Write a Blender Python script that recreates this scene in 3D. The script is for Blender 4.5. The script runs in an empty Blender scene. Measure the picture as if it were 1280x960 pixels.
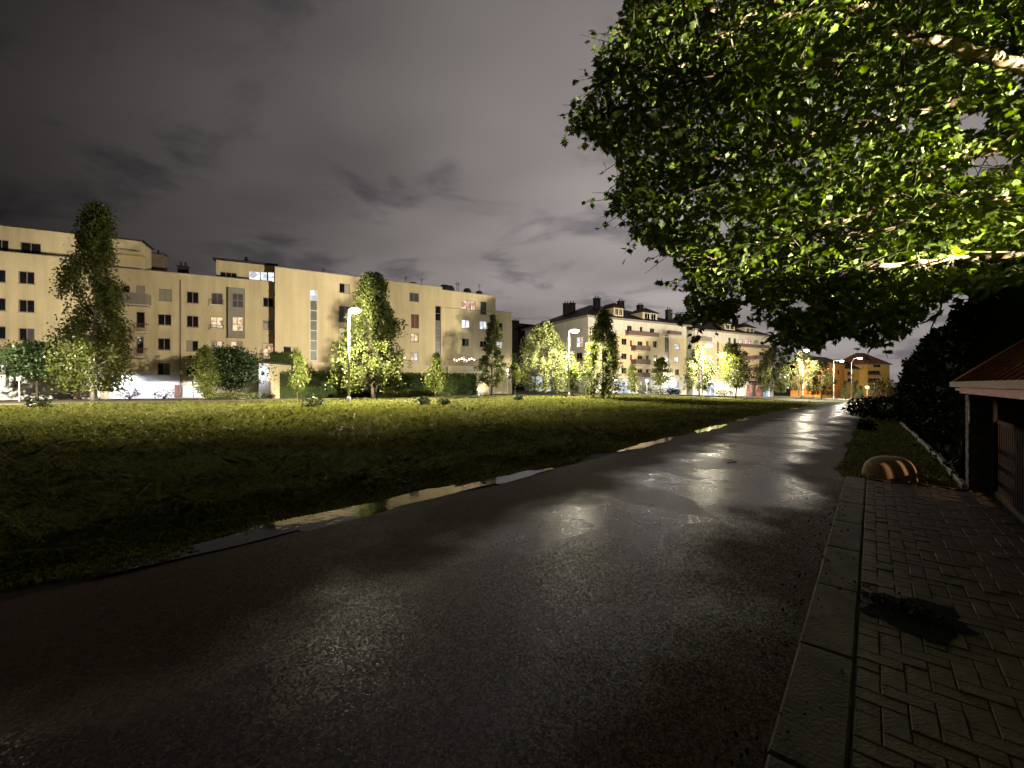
import bpy, bmesh, math, random
import numpy as np
from mathutils import Vector, Matrix, noise as mnoise

random.seed(7)
RNG = np.random.default_rng(11)
R = math.radians
SC = bpy.context.scene
COL = SC.collection

# ------------------------------------------------------------------ camera
F = 520.0                      # focal length in pixels of a 1280 wide frame
CAMZ = 1.6
cam = bpy.data.cameras.new('camera')
cam.sensor_width = 36.0
cam.lens = F / 1280.0 * 36.0
cam.clip_end = 3000
cam.clip_start = 0.05
cam_o = bpy.data.objects.new('camera', cam)
COL.objects.link(cam_o)
cam_o.location = (0, 0, CAMZ)
cam_o.rotation_euler = (R(90), 0, 0)
SC.camera = cam_o

# ------------------------------------------------------------------ colour management, engine
SC.view_settings.view_transform = 'Standard'
SC.view_settings.look = 'None'
SC.view_settings.exposure = 0.0
SC.view_settings.gamma = 1.0
SC.view_settings.use_curve_mapping = False
SC.render.engine = 'CYCLES'
SC.cycles.use_denoising = True
SC.cycles.max_bounces = 6
SC.cycles.transparent_max_bounces = 8
SC.cycles.sample_clamp_indirect = 4.0
SC.cycles.caustics_reflective = False
SC.cycles.caustics_refractive = False

# ------------------------------------------------------------------ world: night sky, low cloud lit by the town
W = bpy.data.worlds.new('World')
SC.world = W
W.use_nodes = True
wn, wl = W.node_tree.nodes, W.node_tree.links
wn.clear()


def N(nodes, kind, **kw):
    n = nodes.new(kind)
    for k, v in kw.items():
        setattr(n, k, v)
    return n


def mathn(nodes, links, op, a, b=None, c=None, clamp=False):
    n = nodes.new('ShaderNodeMath')
    n.operation = op
    n.use_clamp = clamp
    for i, v in enumerate((a, b, c)):
        if v is None:
            continue
        if isinstance(v, (int, float)):
            n.inputs[i].default_value = v
        else:
            links.new(v, n.inputs[i])
    return n.outputs[0]


SUN_EL, SUN_ROT = R(-9), R(20)
tc = N(wn, 'ShaderNodeTexCoord')
sx = N(wn, 'ShaderNodeSeparateXYZ')
wl.new(tc.outputs['Generated'], sx.inputs[0])
den = mathn(wn, wl, 'ADD', mathn(wn, wl, 'MAXIMUM', sx.outputs[2], 0.0), 0.16)
cu = N(wn, 'ShaderNodeCombineXYZ')
wl.new(mathn(wn, wl, 'DIVIDE', sx.outputs[0], den), cu.inputs[0])
wl.new(mathn(wn, wl, 'DIVIDE', sx.outputs[1], den), cu.inputs[1])
mp = N(wn, 'ShaderNodeMapping')
mp.inputs['Rotation'].default_value = (0, 0, R(-38))
mp.inputs['Scale'].default_value = (0.85, 1.1, 1)
mp.inputs['Location'].default_value = (3.1, 0.4, 0)
wl.new(cu.outputs[0], mp.inputs[0])
n1 = N(wn, 'ShaderNodeTexNoise')
n1.inputs['Scale'].default_value = 2.3
n1.inputs['Detail'].default_value = 7
n1.inputs['Roughness'].default_value = 0.55
n1.inputs['Distortion'].default_value = 0.35
wl.new(mp.outputs[0], n1.inputs[0])
n2 = N(wn, 'ShaderNodeTexNoise')
n2.inputs['Scale'].default_value = 0.75
n2.inputs['Detail'].default_value = 3
wl.new(mp.outputs[0], n2.inputs[0])
cr = N(wn, 'ShaderNodeMapRange')
cr.inputs[1].default_value, cr.inputs[2].default_value = 0.32, 0.50
cr.inputs[3].default_value, cr.inputs[4].default_value = 0.58, 1.0
cr.interpolation_type = 'SMOOTHSTEP'
wl.new(n1.outputs[0], cr.inputs[0])
cr2 = N(wn, 'ShaderNodeMapRange')
cr2.inputs[1].default_value, cr2.inputs[2].default_value = 0.3, 0.7
cr2.inputs[3].default_value, cr2.inputs[4].default_value = 0.62, 1.38
wl.new(n2.outputs[0], cr2.inputs[0])
# the town glow: brighter low over the far end of the street
dp = N(wn, 'ShaderNodeVectorMath', operation='DOT_PRODUCT')
nrm = N(wn, 'ShaderNodeVectorMath', operation='NORMALIZE')
wl.new(tc.outputs['Generated'], nrm.inputs[0])
wl.new(nrm.outputs[0], dp.inputs[0])
gd = Vector((0.38, 0.90, 0.10)).normalized()
dp.inputs[1].default_value = gd
gl = N(wn, 'ShaderNodeMapRange')
gl.inputs[1].default_value, gl.inputs[2].default_value = 0.28, 1.03
wl.new(dp.outputs['Value'], gl.inputs[0])
glow = mathn(wn, wl, 'ADD', 0.022, mathn(wn, wl, 'MULTIPLY', mathn(wn, wl, 'POWER', gl.outputs[0], 1.58), 0.315))
lum = mathn(wn, wl, 'MULTIPLY', mathn(wn, wl, 'MULTIPLY', glow, cr.outputs[0]), cr2.outputs[0])
ccol = N(wn, 'ShaderNodeMix', data_type='RGBA')
wl.new(cr.outputs[0], ccol.inputs[0])
ccol.inputs[6].default_value = (0.97, 0.91, 1.06, 1)
ccol.inputs[7].default_value = (1.08, 0.965, 0.93, 1)
bgc = N(wn, 'ShaderNodeBackground')
wl.new(ccol.outputs[2], bgc.inputs[0])
wl.new(lum, bgc.inputs[1])
skyt = N(wn, 'ShaderNodeTexSky', sky_type='NISHITA')
skyt.sun_disc = False
skyt.sun_elevation = SUN_EL
skyt.sun_rotation = SUN_ROT
bgs = N(wn, 'ShaderNodeBackground')
wl.new(skyt.outputs[0], bgs.inputs[0])
bgs.inputs[1].default_value = 0.05
addw = N(wn, 'ShaderNodeAddShader')
wl.new(bgc.outputs[0], addw.inputs[0])
wl.new(bgs.outputs[0], addw.inputs[1])
wo = N(wn, 'ShaderNodeOutputWorld')
wl.new(addw.outputs[0], wo.inputs[0])

# faint moonlight behind the cloud
sun = bpy.data.lights.new('moonlight', 'SUN')
sun.energy = 0.012
sun.angle = R(15)
sun.color = (1.0, 0.95, 0.9)
sun_o = bpy.data.objects.new('moonlight', sun)
COL.objects.link(sun_o)
sun_o.rotation_euler = (R(50), 0, R(20))

LAMP_W = 39000.0                # watts of each street lamp
LAMP_COL = (1.0, 0.89, 0.66)

# ------------------------------------------------------------------ helpers: layout
D = Vector((0.865, 1.0)).normalized()          # along the road
NR = Vector((D.y, -D.x))                       # to the right of it


def SL(s, l):
    return D.x * s + NR.x * l, D.y * s + NR.y * l


def to_sl(x, y):
    return D.x * x + D.y * y, NR.x * x + NR.y * y


def slope(x):
    if x < 8:
        t = 0.0
    elif x < 20:
        t = (x - 8) ** 2 / 24.0
    else:
        t = 6.0 + (x - 20)
    return -0.033 * min(t, 130)


ROAD_L, ROAD_R = -4.42, -0.34


def left_edge(s):
    """lateral offset of the ragged left border of the asphalt"""
    return ROAD_L - 0.55 * math.exp(-max(s - 2, 0) / 5.0) + 0.16 * mnoise.noise((s * 0.45, 3.1, 0)) + 0.07 * mnoise.noise((s * 1.9, 7.7, 0))


def gz(x, y):
    s, l = to_sl(x, y)
    z = slope(x)
    k = min(max((-5.6 - l) / 5.0, 0), 1) * min(max((70 - s) / 10, 0), 1)
    z += k * (0.10 * mnoise.noise((x * 0.11, y * 0.11, 0)) - 0.06 + 0.05 * mnoise.noise((x * 0.37, y * 0.37, 4)))
    kr = min(max((l - 0.1) / 1.0, 0), 1) * min(max((s - 9.5) / 2, 0), 1)
    z += kr * 0.05
    return z


def pw(px, py, Y):
    return Vector(((px - 640) / F * Y, Y, CAMZ - (py - 480) / F * Y))


def pz(py, Y):
    return CAMZ - (py - 480) / F * Y


def gp(px, Y):
    x = (px - 640) / F * Y
    return Vector((x, Y, gz(x, Y)))


# ------------------------------------------------------------------ helpers: objects
def prop(o, label=None, cat=None, group=None, kind=None):
    if label:
        o['label'] = label
    if cat:
        o['category'] = cat
    if group:
        o['group'] = group
    if kind:
        o['kind'] = kind
    return o


def thing(name, label, cat, loc=(0, 0, 0), group=None, rotz=0.0):
    o = bpy.data.objects.new(name, None)
    o.empty_display_size = 0.3
    COL.objects.link(o)
    o.location = loc
    o.rotation_euler = (0, 0, rotz)
    return prop(o, label, cat, group)


def link(name, me, parent=None, loc=(0, 0, 0), rotz=0.0):
    o = bpy.data.objects.new(name, me)
    COL.objects.link(o)
    if parent:
        o.parent = parent
    o.location = loc
    o.rotation_euler = (0, 0, rotz)
    return o


def np_mesh(name, verts, faces, mat=None, smooth=False, per=None):
    """fast mesh from (N,3) verts and (M,k) faces of one size"""
    verts = np.asarray(verts, dtype=np.float32)
    faces = np.asarray(faces, dtype=np.int32)
    me = bpy.data.meshes.new(name)
    k = faces.shape[1]
    me.vertices.add(len(verts))
    me.vertices.foreach_set('co', verts.ravel())
    me.loops.add(faces.size)
    me.loops.foreach_set('vertex_index', faces.ravel())
    me.polygons.add(len(faces))
    me.polygons.foreach_set('loop_start', np.arange(0, faces.size, k, dtype=np.int32))
    me.polygons.foreach_set('loop_total', np.full(len(faces), k, dtype=np.int32))
    if smooth:
        me.polygons.foreach_set('use_smooth', np.ones(len(faces), dtype=bool))
    me.update(calc_edges=True)
    if mat:
        me.materials.append(mat)
    return me


class MB:
    def __init__(s):
        s.v, s.f = [], []

    def quad(s, a, b, c, d):
        i = len(s.v)
        s.v += [tuple(a), tuple(b), tuple(c), tuple(d)]
        s.f.append((i, i + 1, i + 2, i + 3))

    def poly(s, pts):
        i = len(s.v)
        s.v += [tuple(p) for p in pts]
        s.f.append(tuple(range(i, i + len(pts))))

    def box(s, x0, x1, y0, y1, z0, z1):
        i = len(s.v)
        s.v += [(x0, y0, z0), (x1, y0, z0), (x1, y1, z0), (x0, y1, z0), (x0, y0, z1), (x1, y0, z1), (x1, y1, z1), (x0, y1, z1)]
        s.f += [tuple(i + k for k in q) for q in ((0, 3, 2, 1), (4, 5, 6, 7), (0, 1, 5, 4), (1, 2, 6, 5), (2, 3, 7, 6), (3, 0, 4, 7))]

    def prism(s, pts, z0, z1):
        """vertical prism over a plan polygon (counter-clockwise)"""
        n = len(pts)
        i = len(s.v)
        s.v += [(p[0], p[1], z0) for p in pts] + [(p[0], p[1], z1) for p in pts]
        s.f.append(tuple(i + k for k in reversed(range(n))))
        s.f.append(tuple(i + n + k for k in range(n)))
        for k in range(n):
            j = (k + 1) % n
            s.f.append((i + k, i + j, i + n + j, i + n + k))

    def tube(s, pts, rads, n=8, cap=True):
        pts = [Vector(p) for p in pts]
        base = len(s.v)
        up = Vector((0, 0, 1))
        prev = None
        for k, p in enumerate(pts):
            t = (pts[min(k + 1, len(pts) - 1)] - pts[max(k - 1, 0)]).normalized()
            if prev is None:
                a = t.cross(Vector((1, 0, 0)) if abs(t.z) > 0.9 else up).normalized()
            else:
                a = (prev - t * prev.dot(t)).normalized()
            prev = a
            b = t.cross(a)
            r = rads[k] if isinstance(rads, (list, tuple)) else rads
            for j in range(n):
                an = 2 * math.pi * j / n
                s.v.append(tuple(p + a * (r * math.cos(an)) + b * (r * math.sin(an))))
        for k in range(len(pts) - 1):
            for j in range(n):
                i0, i1 = base + k * n + j, base + k * n + (j + 1) % n
                s.f.append((i0, i1, i1 + n, i0 + n))
        if cap:
            s.f.append(tuple(base + j for j in reversed(range(n))))
            s.f.append(tuple(base + (len(pts) - 1) * n + j for j in range(n)))

    def lathe(s, prof, n=16, c=(0, 0, 0)):
        base = len(s.v)
        for r, z in prof:
            for j in range(n):
                an = 2 * math.pi * j / n
                s.v.append((c[0] + r * math.cos(an), c[1] + r * math.sin(an), c[2] + z))
        for k in range(len(prof) - 1):
            for j in range(n):
                i0, i1 = base + k * n + j, base + k * n + (j + 1) % n
                s.f.append((i0, i1, i1 + n, i0 + n))

    def mesh(s, name, mat, smooth=False):
        me = bpy.data.meshes.new(name)
        me.from_pydata(s.v, [], s.f)
        if smooth:
            for p in me.polygons:
                p.use_smooth = True
        me.update()
        if mat:
            me.materials.append(mat)
        return me

    def build(s, name, mat, parent=None, loc=(0, 0, 0), rotz=0.0, smooth=False):
        return link(name, s.mesh(name, mat, smooth), parent, loc, rotz)


# ------------------------------------------------------------------ materials
def mat_new(name):
    m = bpy.data.materials.new(name)
    m.use_nodes = True
    n, l = m.node_tree.nodes, m.node_tree.links
    n.clear()
    out = n.new('ShaderNodeOutputMaterial')
    return m, n, l, out


def surface(name, c1, c2, scale=3.0, rough=(0.6, 0.8), bump=0.0, bscale=None, stretch=(1, 1, 1), metal=0.0, spec=0.4, detail=5, island=0.0, streak=0.0):
    m, n, l, out = mat_new(name)
    b = n.new('ShaderNodeBsdfPrincipled')
    t = n.new('ShaderNodeTexCoord')
    mp = n.new('ShaderNodeMapping')
    mp.inputs['Scale'].default_value = stretch
    l.new(t.outputs['Object'], mp.inputs[0])
    nz = n.new('ShaderNodeTexNoise')
    nz.inputs['Scale'].default_value = scale
    nz.inputs['Detail'].default_value = detail
    nz.inputs['Roughness'].default_value = 0.6
    l.new(mp.outputs[0], nz.inputs[0])
    mr = n.new('ShaderNodeMapRange')
    mr.inputs[1].default_value, mr.inputs[2].default_value = 0.3, 0.7
    l.new(nz.outputs[0], mr.inputs[0])
    mx = n.new('ShaderNodeMix')
    mx.data_type = 'RGBA'
    l.new(mr.outputs[0], mx.inputs[0])
    mx.inputs[6].default_value = (*c1, 1)
    mx.inputs[7].default_value = (*c2, 1)
    col = mx.outputs[2]
    if streak:
        mp2 = n.new('ShaderNodeMapping')
        mp2.inputs['Scale'].default_value = (1.1, 1.1, 0.09)
        l.new(t.outputs['Object'], mp2.inputs[0])
        ns = n.new('ShaderNodeTexNoise')
        ns.inputs['Scale'].default_value = 1.3
        ns.inputs['Detail'].default_value = 6
        l.new(mp2.outputs[0], ns.inputs[0])
        ms = n.new('ShaderNodeMapRange')
        ms.inputs[1].default_value, ms.inputs[2].default_value = 0.35, 0.6
        ms.inputs[3].default_value, ms.inputs[4].default_value = 1 - streak, 1.0
        l.new(ns.outputs[0], ms.inputs[0])
        hv = n.new('ShaderNodeHueSaturation')
        l.new(ms.outputs[0], hv.inputs['Value'])
        l.new(col, hv.inputs['Color'])
        col = hv.outputs[0]
    if island:
        g = n.new('ShaderNodeNewGeometry')
        oi = n.new('ShaderNodeObjectInfo')
        rr = mathn(n, l, 'FRACT', mathn(n, l, 'ADD', g.outputs['Random Per Island'], oi.outputs['Random']))
        mi = n.new('ShaderNodeMapRange')
        mi.inputs[3].default_value, mi.inputs[4].default_value = 1 - island, 1 + island
        l.new(rr, mi.inputs[0])
        hv = n.new('ShaderNodeHueSaturation')
        l.new(mi.outputs[0], hv.inputs['Value'])
        l.new(col, hv.inputs['Color'])
        col = hv.outputs[0]
    l.new(col, b.inputs['Base Color'])
    rr = n.new('ShaderNodeMapRange')
    rr.inputs[3].default_value, rr.inputs[4].default_value = rough
    l.new(nz.outputs[0], rr.inputs[0])
    l.new(rr.outputs[0], b.inputs['Roughness'])
    b.inputs['Metallic'].default_value = metal
    b.inputs['Specular IOR Level'].default_value = spec
    if bump:
        nb = n.new('ShaderNodeTexNoise')
        nb.inputs['Scale'].default_value = bscale or scale * 4
        nb.inputs['Detail'].default_value = 4
        l.new(mp.outputs[0], nb.inputs[0])
        bp = n.new('ShaderNodeBump')
        bp.inputs['Strength'].default_value = bump
        bp.inputs['Distance'].default_value = 0.02
        l.new(nb.outputs[0], bp.inputs['Height'])
        l.new(bp.outputs[0], b.inputs['Normal'])
    l.new(b.outputs[0], out.inputs[0])
    return m


def leafmat(name, c1, c2, trans=0.45, rough=0.42, spec=0.45):
    m, n, l, out = mat_new(name)
    g = n.new('ShaderNodeNewGeometry')
    oi = n.new('ShaderNodeObjectInfo')
    rnd = mathn(n, l, 'FRACT', mathn(n, l, 'ADD', g.outputs['Random Per Island'], oi.outputs['Random']))
    mx = n.new('ShaderNodeMix')
    mx.data_type = 'RGBA'
    l.new(rnd, mx.inputs[0])
    mx.inputs[6].default_value = (*c1, 1)
    mx.inputs[7].default_value = (*c2, 1)
    b = n.new('ShaderNodeBsdfPrincipled')
    l.new(mx.outputs[2], b.inputs['Base Color'])
    b.inputs['Roughness'].default_value = rough
    b.inputs['Specular IOR Level'].default_value = spec
    tr = n.new('ShaderNodeBsdfTranslucent')
    hv = n.new('ShaderNodeHueSaturation')
    hv.inputs['Saturation'].default_value = 1.15
    hv.inputs['Value'].default_value = 1.3
    l.new(mx.outputs[2], hv.inputs['Color'])
    l.new(hv.outputs[0], tr.inputs[0])
    ms = n.new('ShaderNodeMixShader')
    ms.inputs[0].default_value = trans
    l.new(b.outputs[0], ms.inputs[1])
    l.new(tr.outputs[0], ms.inputs[2])
    l.new(ms.outputs[0], out.inputs[0])
    return m


def emis(name, col, strength):
    m, n, l, out = mat_new(name)
    e = n.new('ShaderNodeEmission')
    e.inputs[0].default_value = (*col, 1)
    e.inputs[1].default_value = strength
    l.new(e.outputs[0], out.inputs[0])
    return m


def litpane(name, c1, c2, s1, s2, scale=1.6):
    """a lit room behind glass: curtains in folds, furniture tones, seen through a glossy pane"""
    m, n, l, out = mat_new(name)
    t = n.new('ShaderNodeTexCoord')
    oi = n.new('ShaderNodeObjectInfo')
    ad = n.new('ShaderNodeVectorMath')
    l.new(t.outputs['Object'], ad.inputs[0])
    cb = n.new('ShaderNodeCombineXYZ')
    l.new(mathn(n, l, 'MULTIPLY', oi.outputs['Random'], 40.0), cb.inputs[0])
    l.new(mathn(n, l, 'MULTIPLY', oi.outputs['Random'], 17.0), cb.inputs[2])
    l.new(cb.outputs[0], ad.inputs[1])
    v = n.new('ShaderNodeTexVoronoi')
    v.inputs['Scale'].default_value = scale
    l.new(ad.outputs[0], v.inputs[0])
    w = n.new('ShaderNodeTexWave')
    w.inputs['Scale'].default_value = 2.6
    w.inputs['Distortion'].default_value = 1.5
    l.new(ad.outputs[0], w.inputs[0])
    sp = n.new('ShaderNodeSeparateColor')
    l.new(v.outputs['Color'], sp.inputs[0])
    f = mathn(n, l, 'ADD', mathn(n, l, 'MULTIPLY', sp.outputs[0], 0.72), mathn(n, l, 'MULTIPLY', w.outputs[1], 0.28))
    mx = n.new('ShaderNodeMix')
    mx.data_type = 'RGBA'
    l.new(f, mx.inputs[0])
    mx.inputs[6].default_value = (*c1, 1)
    mx.inputs[7].default_value = (*c2, 1)
    mr = n.new('ShaderNodeMapRange')
    mr.inputs[3].default_value, mr.inputs[4].default_value = s1, s2
    l.new(f, mr.inputs[0])
    e = n.new('ShaderNodeEmission')
    l.new(mx.outputs[2], e.inputs[0])
    l.new(mr.outputs[0], e.inputs[1])
    g = n.new('ShaderNodeBsdfGlossy')
    g.inputs['Roughness'].default_value = 0.08
    ms = n.new('ShaderNodeMixShader')
    ms.inputs[0].default_value = 0.06
    l.new(e.outputs[0], ms.inputs[1])
    l.new(g.outputs[0], ms.inputs[2])
    l.new(ms.outputs[0], out.inputs[0])
    return m


M = {}
M['plaster'] = surface('cream_plaster', (0.66, 0.55, 0.36), (0.57, 0.465, 0.29), 0.35, (0.8, 0.95), 0.15, 14, streak=0.16)
M['plaster_b'] = surface('buff_plaster', (0.68, 0.57, 0.36), (0.60, 0.49, 0.30), 0.3, (0.8, 0.95), 0.15, 14, streak=0.12)
M['plaster_white'] = surface('white_plaster', (0.68, 0.64, 0.56), (0.60, 0.56, 0.48), 0.4, (0.8, 0.95), 0.1, 14, streak=0.12)
M['plaster_grey'] = surface('grey_plaster', (0.30, 0.27, 0.23), (0.25, 0.22, 0.19), 0.7, (0.8, 0.95), streak=0.15)
M['plaster_orange'] = surface('orange_plaster', (0.75, 0.32, 0.06), (0.66, 0.26, 0.05), 0.3, (0.8, 0.95), streak=0.12)
M['plaster_yellow'] = surface('yellow_plaster', (0.66, 0.42, 0.11), (0.58, 0.36, 0.10), 0.3, (0.8, 0.95), streak=0.12)
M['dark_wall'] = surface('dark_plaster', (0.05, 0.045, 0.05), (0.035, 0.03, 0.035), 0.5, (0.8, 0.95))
M['garage_white'] = surface('white_garage_wall', (0.80, 0.78, 0.80), (0.72, 0.70, 0.73), 0.8, (0.5, 0.7), streak=0.06)
M['brick_dark'] = surface('pier_brick', (0.24, 0.12, 0.085), (0.17, 0.085, 0.06), 6, (0.7, 0.9), 0.3, island=0.15)
M['roof_felt'] = surface('roofing_felt', (0.05, 0.047, 0.05), (0.035, 0.033, 0.036), 1.2, (0.7, 0.9), spec=0.15)
M['roof_tile'] = surface('dark_roof_tile', (0.062, 0.04, 0.035), (0.035, 0.025, 0.024), 1.4, (0.45, 0.7), 0.6, 5, stretch=(1, 1, 3), spec=0.12)
M['roof_brown'] = surface('brown_roof_tile', (0.26, 0.10, 0.055), (0.18, 0.07, 0.04), 1.4, (0.6, 0.8), 0.5, 5)
M['roof_red'] = surface('red_roof_sheet', (0.17, 0.017, 0.014), (0.10, 0.011, 0.010), 4.0, (0.35, 0.6), 0.25, 20)
M['fascia'] = surface('weathered_lit_pink', (0.62, 0.42, 0.37), (0.48, 0.31, 0.27), 9, (0.5, 0.8), 0.2, 30, stretch=(1, 1, 6))  # weathered board; pink light on the shelter fascia is put into this colour
M['fascia_red'] = surface('red_lit_tone', (0.70, 0.125, 0.11), (0.56, 0.095, 0.085), 9, (0.4, 0.65), 0.15, 30)  # red light on the eave board is put into this colour
M['wood_dark'] = surface('dark_stained_timber', (0.035, 0.028, 0.024), (0.022, 0.018, 0.016), 7, (0.7, 0.9), 0.3, 25, stretch=(4, 4, 0.6), spec=0.08)
M['pier'] = surface('grey_pier_block', (0.17, 0.16, 0.165), (0.12, 0.112, 0.115), 8, (0.6, 0.9), 0.4, 26, island=0.16)
M['mortar'] = surface('mortar', (0.06, 0.045, 0.034), (0.035, 0.027, 0.021), 10, (0.8, 0.95))
M['frame'] = surface('window_frame', (0.30, 0.235, 0.185), (0.24, 0.19, 0.15), 3, (0.4, 0.6))
M['frame_white'] = surface('white_window_frame', (0.75, 0.72, 0.68), (0.68, 0.65, 0.6), 3, (0.4, 0.6))
M['metal'] = surface('galvanised_steel', (0.42, 0.42, 0.43), (0.33, 0.33, 0.34), 5, (0.35, 0.55), metal=0.6)
M['metal_dark'] = surface('dark_steel', (0.035, 0.033, 0.034), (0.025, 0.023, 0.024), 5, (0.4, 0.6), metal=0.3)
M['lamp_paint'] = surface('grey_lamp_paint', (0.62, 0.60, 0.58), (0.52, 0.50, 0.49), 4, (0.4, 0.6))
M['sill'] = surface('tin_sill', (0.30, 0.24, 0.18), (0.24, 0.19, 0.15), 4, (0.4, 0.6), metal=0.2)
M['rail'] = surface('balcony_rail', (0.16, 0.09, 0.065), (0.11, 0.065, 0.05), 4, (0.5, 0.7))
M['chimney'] = surface('chimney_render', (0.25, 0.19, 0.13), (0.18, 0.135, 0.095), 3, (0.7, 0.9), 0.2)
M['concrete'] = surface('damp_concrete', (0.105, 0.080, 0.058), (0.050, 0.039, 0.029), 5, (0.55, 0.8), 0.35, 45)
M['edging'] = surface('pale_concrete_edging', (0.50, 0.46, 0.40), (0.36, 0.33, 0.28), 5, (0.4, 0.7), 0.3, 40)
M['paver'] = surface('paving_block', (0.120, 0.084, 0.058), (0.066, 0.047, 0.034), 9, (0.45, 0.75), 0.4, 60, island=0.20)
M['pane_dark'] = surface('dark_glass', (0.014, 0.014, 0.018), (0.008, 0.008, 0.010), 1, (0.06, 0.12), spec=0.5)
M['pane_grey'] = surface('greyish_glass', (0.10, 0.105, 0.12), (0.07, 0.072, 0.085), 1.5, (0.1, 0.2), spec=0.5)
M['pane_blind'] = surface('drawn_blind', (0.34, 0.31, 0.23), (0.28, 0.255, 0.19), 1, (0.5, 0.7), stretch=(1, 1, 14))
M['pane_stair'] = surface('stair_glass', (0.16, 0.165, 0.14), (0.11, 0.115, 0.10), 1.5, (0.3, 0.4), spec=0.15)
M['pane_red'] = surface('red_curtain', (0.17, 0.025, 0.022), (0.10, 0.018, 0.016), 3, (0.3, 0.5), stretch=(5, 5, 0.6))
M['pane_warm'] = litpane('lit_warm_window', (0.75, 0.42, 0.20), (1.0, 0.80, 0.52), 0.30, 1.5)
M['pane_cool'] = litpane('lit_cool_window', (0.55, 0.60, 0.70), (0.95, 0.97, 1.0), 0.5, 1.8)
M['pane_pink'] = litpane('lit_pinkish_window', (0.80, 0.34, 0.20), (1.0, 0.85, 0.68), 0.4, 1.4)
M['pane_half'] = litpane('dim_lit_window', (0.18, 0.16, 0.11), (1.0, 0.82, 0.55), 0.35, 0.9)
M['shop_cool'] = litpane('lit_shop_window', (0.28, 0.42, 0.62), (0.85, 0.95, 1.0), 0.5, 1.6, 0.9)
M['shop_red'] = litpane('lit_red_shop_window', (0.85, 0.10, 0.07), (1.0, 0.65, 0.55), 0.35, 1.1, 0.9)
M['lens'] = emis('lamp_lens', (1.0, 0.93, 0.80), 60.0)
M['globe'] = emis('white_globe_glow', (0.93, 0.97, 1.0), 7.0)
M['orange_glow'] = emis('orange_glow', (1.0, 0.50, 0.14), 9.0)
M['bulb'] = emis('festoon_bulb', (1.0, 0.85, 0.6), 14.0)
M['blue_sign'] = emis('lit_blue_sign', (0.22, 0.28, 0.95), 1.1)
M['tube'] = emis('white_strip_light', (0.86, 0.90, 1.0), 9.0)
M['bark'] = surface('bark', (0.085, 0.065, 0.045), (0.045, 0.035, 0.026), 12, (0.8, 0.95), 0.5, 40, stretch=(1, 1, 0.3))
M['bark_pale'] = surface('pale_bark', (0.27, 0.19, 0.12), (0.15, 0.105, 0.068), 9, (0.6, 0.85), 0.4, 40, stretch=(1, 1, 0.4))
M['birch_bark'] = surface('birch_bark', (0.55, 0.52, 0.46), (0.09, 0.08, 0.07), 5, (0.7, 0.9), 0.2, 30, stretch=(1, 1, 2.5))
M['leaf_birch'] = leafmat('birch_leaf', (0.066, 0.088, 0.018), (0.125, 0.138, 0.036))
M['leaf_dark'] = leafmat('dark_leaf', (0.022, 0.042, 0.014), (0.038, 0.062, 0.018), trans=0.2)
M['leaf_bright'] = leafmat('pale_leaf', (0.125, 0.155, 0.034), (0.20, 0.225, 0.058))
M['leaf_willow'] = leafmat('willow_leaf', (0.090, 0.108, 0.036), (0.150, 0.158, 0.055))
M['leaf_maple'] = leafmat('maple_leaf', (0.050, 0.090, 0.008), (0.120, 0.160, 0.022), trans=0.30, rough=0.45, spec=0.45)
M['leaf_hedge'] = leafmat('hedge_leaf', (0.052, 0.080, 0.010), (0.088, 0.118, 0.016), trans=0.2)
M['leaf_thuja'] = leafmat('thuja_leaf', (0.012, 0.020, 0.007), (0.022, 0.032, 0.010), trans=0.1, spec=0.2, rough=0.7)
M['leaf_red'] = leafmat('reddish_leaf', (0.075, 0.035, 0.022), (0.13, 0.06, 0.035), trans=0.2)
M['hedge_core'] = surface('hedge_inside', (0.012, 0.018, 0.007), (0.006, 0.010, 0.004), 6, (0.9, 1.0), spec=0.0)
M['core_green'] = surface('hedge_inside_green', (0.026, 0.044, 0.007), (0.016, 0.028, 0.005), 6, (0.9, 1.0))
M['grass'] = leafmat('grass_blade', (0.084, 0.102, 0.024), (0.210, 0.205, 0.064), trans=0.45, rough=0.5, spec=0.3)
M['soil'] = surface('ground_soil', (0.050, 0.052, 0.016), (0.028, 0.026, 0.012), 2.5, (0.85, 1.0), 0.6, 12)
M['rock'] = surface('tan_block', (0.52, 0.36, 0.23), (0.36, 0.24, 0.15), 12, (0.5, 0.8), 0.4, 50)
M['rock_dark'] = surface('brown_block', (0.11, 0.075, 0.05), (0.075, 0.05, 0.035), 10, (0.6, 0.85), 0.4, 50)
M['debris'] = leafmat('wet_dead_leaf', (0.012, 0.010, 0.010), (0.024, 0.018, 0.014), trans=0.02, rough=0.6, spec=0.2)


def water_mat():
    m, n, l, out = mat_new('puddle_water')
    b = n.new('ShaderNodeBsdfPrincipled')
    b.inputs['Base Color'].default_value = (0.012, 0.011, 0.010, 1)
    b.inputs['Roughness'].default_value = 0.035
    b.inputs['Specular IOR Level'].default_value = 0.5
    t = n.new('ShaderNodeTexCoord')
    nz = n.new('ShaderNodeTexNoise')
    nz.inputs['Scale'].default_value = 7
    nz.inputs['Detail'].default_value = 3
    l.new(t.outputs['Object'], nz.inputs[0])
    bp = n.new('ShaderNodeBump')
    bp.inputs['Strength'].default_value = 0.05
    bp.inputs['Distance'].default_value = 0.02
    l.new(nz.outputs[0], bp.inputs['Height'])
    l.new(bp.outputs[0], b.inputs['Normal'])
    l.new(b.outputs[0], out.inputs[0])
    return m


M['water'] = water_mat()
M['wet_dark_reflection'] = surface('wet_dark_reflection', (0.006, 0.006, 0.008), (0.012, 0.011, 0.014), 6, (0.55, 0.7), 0.1, 30, spec=0.03)  # wet paving; the black reflection of the crown is put into the colour


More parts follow.
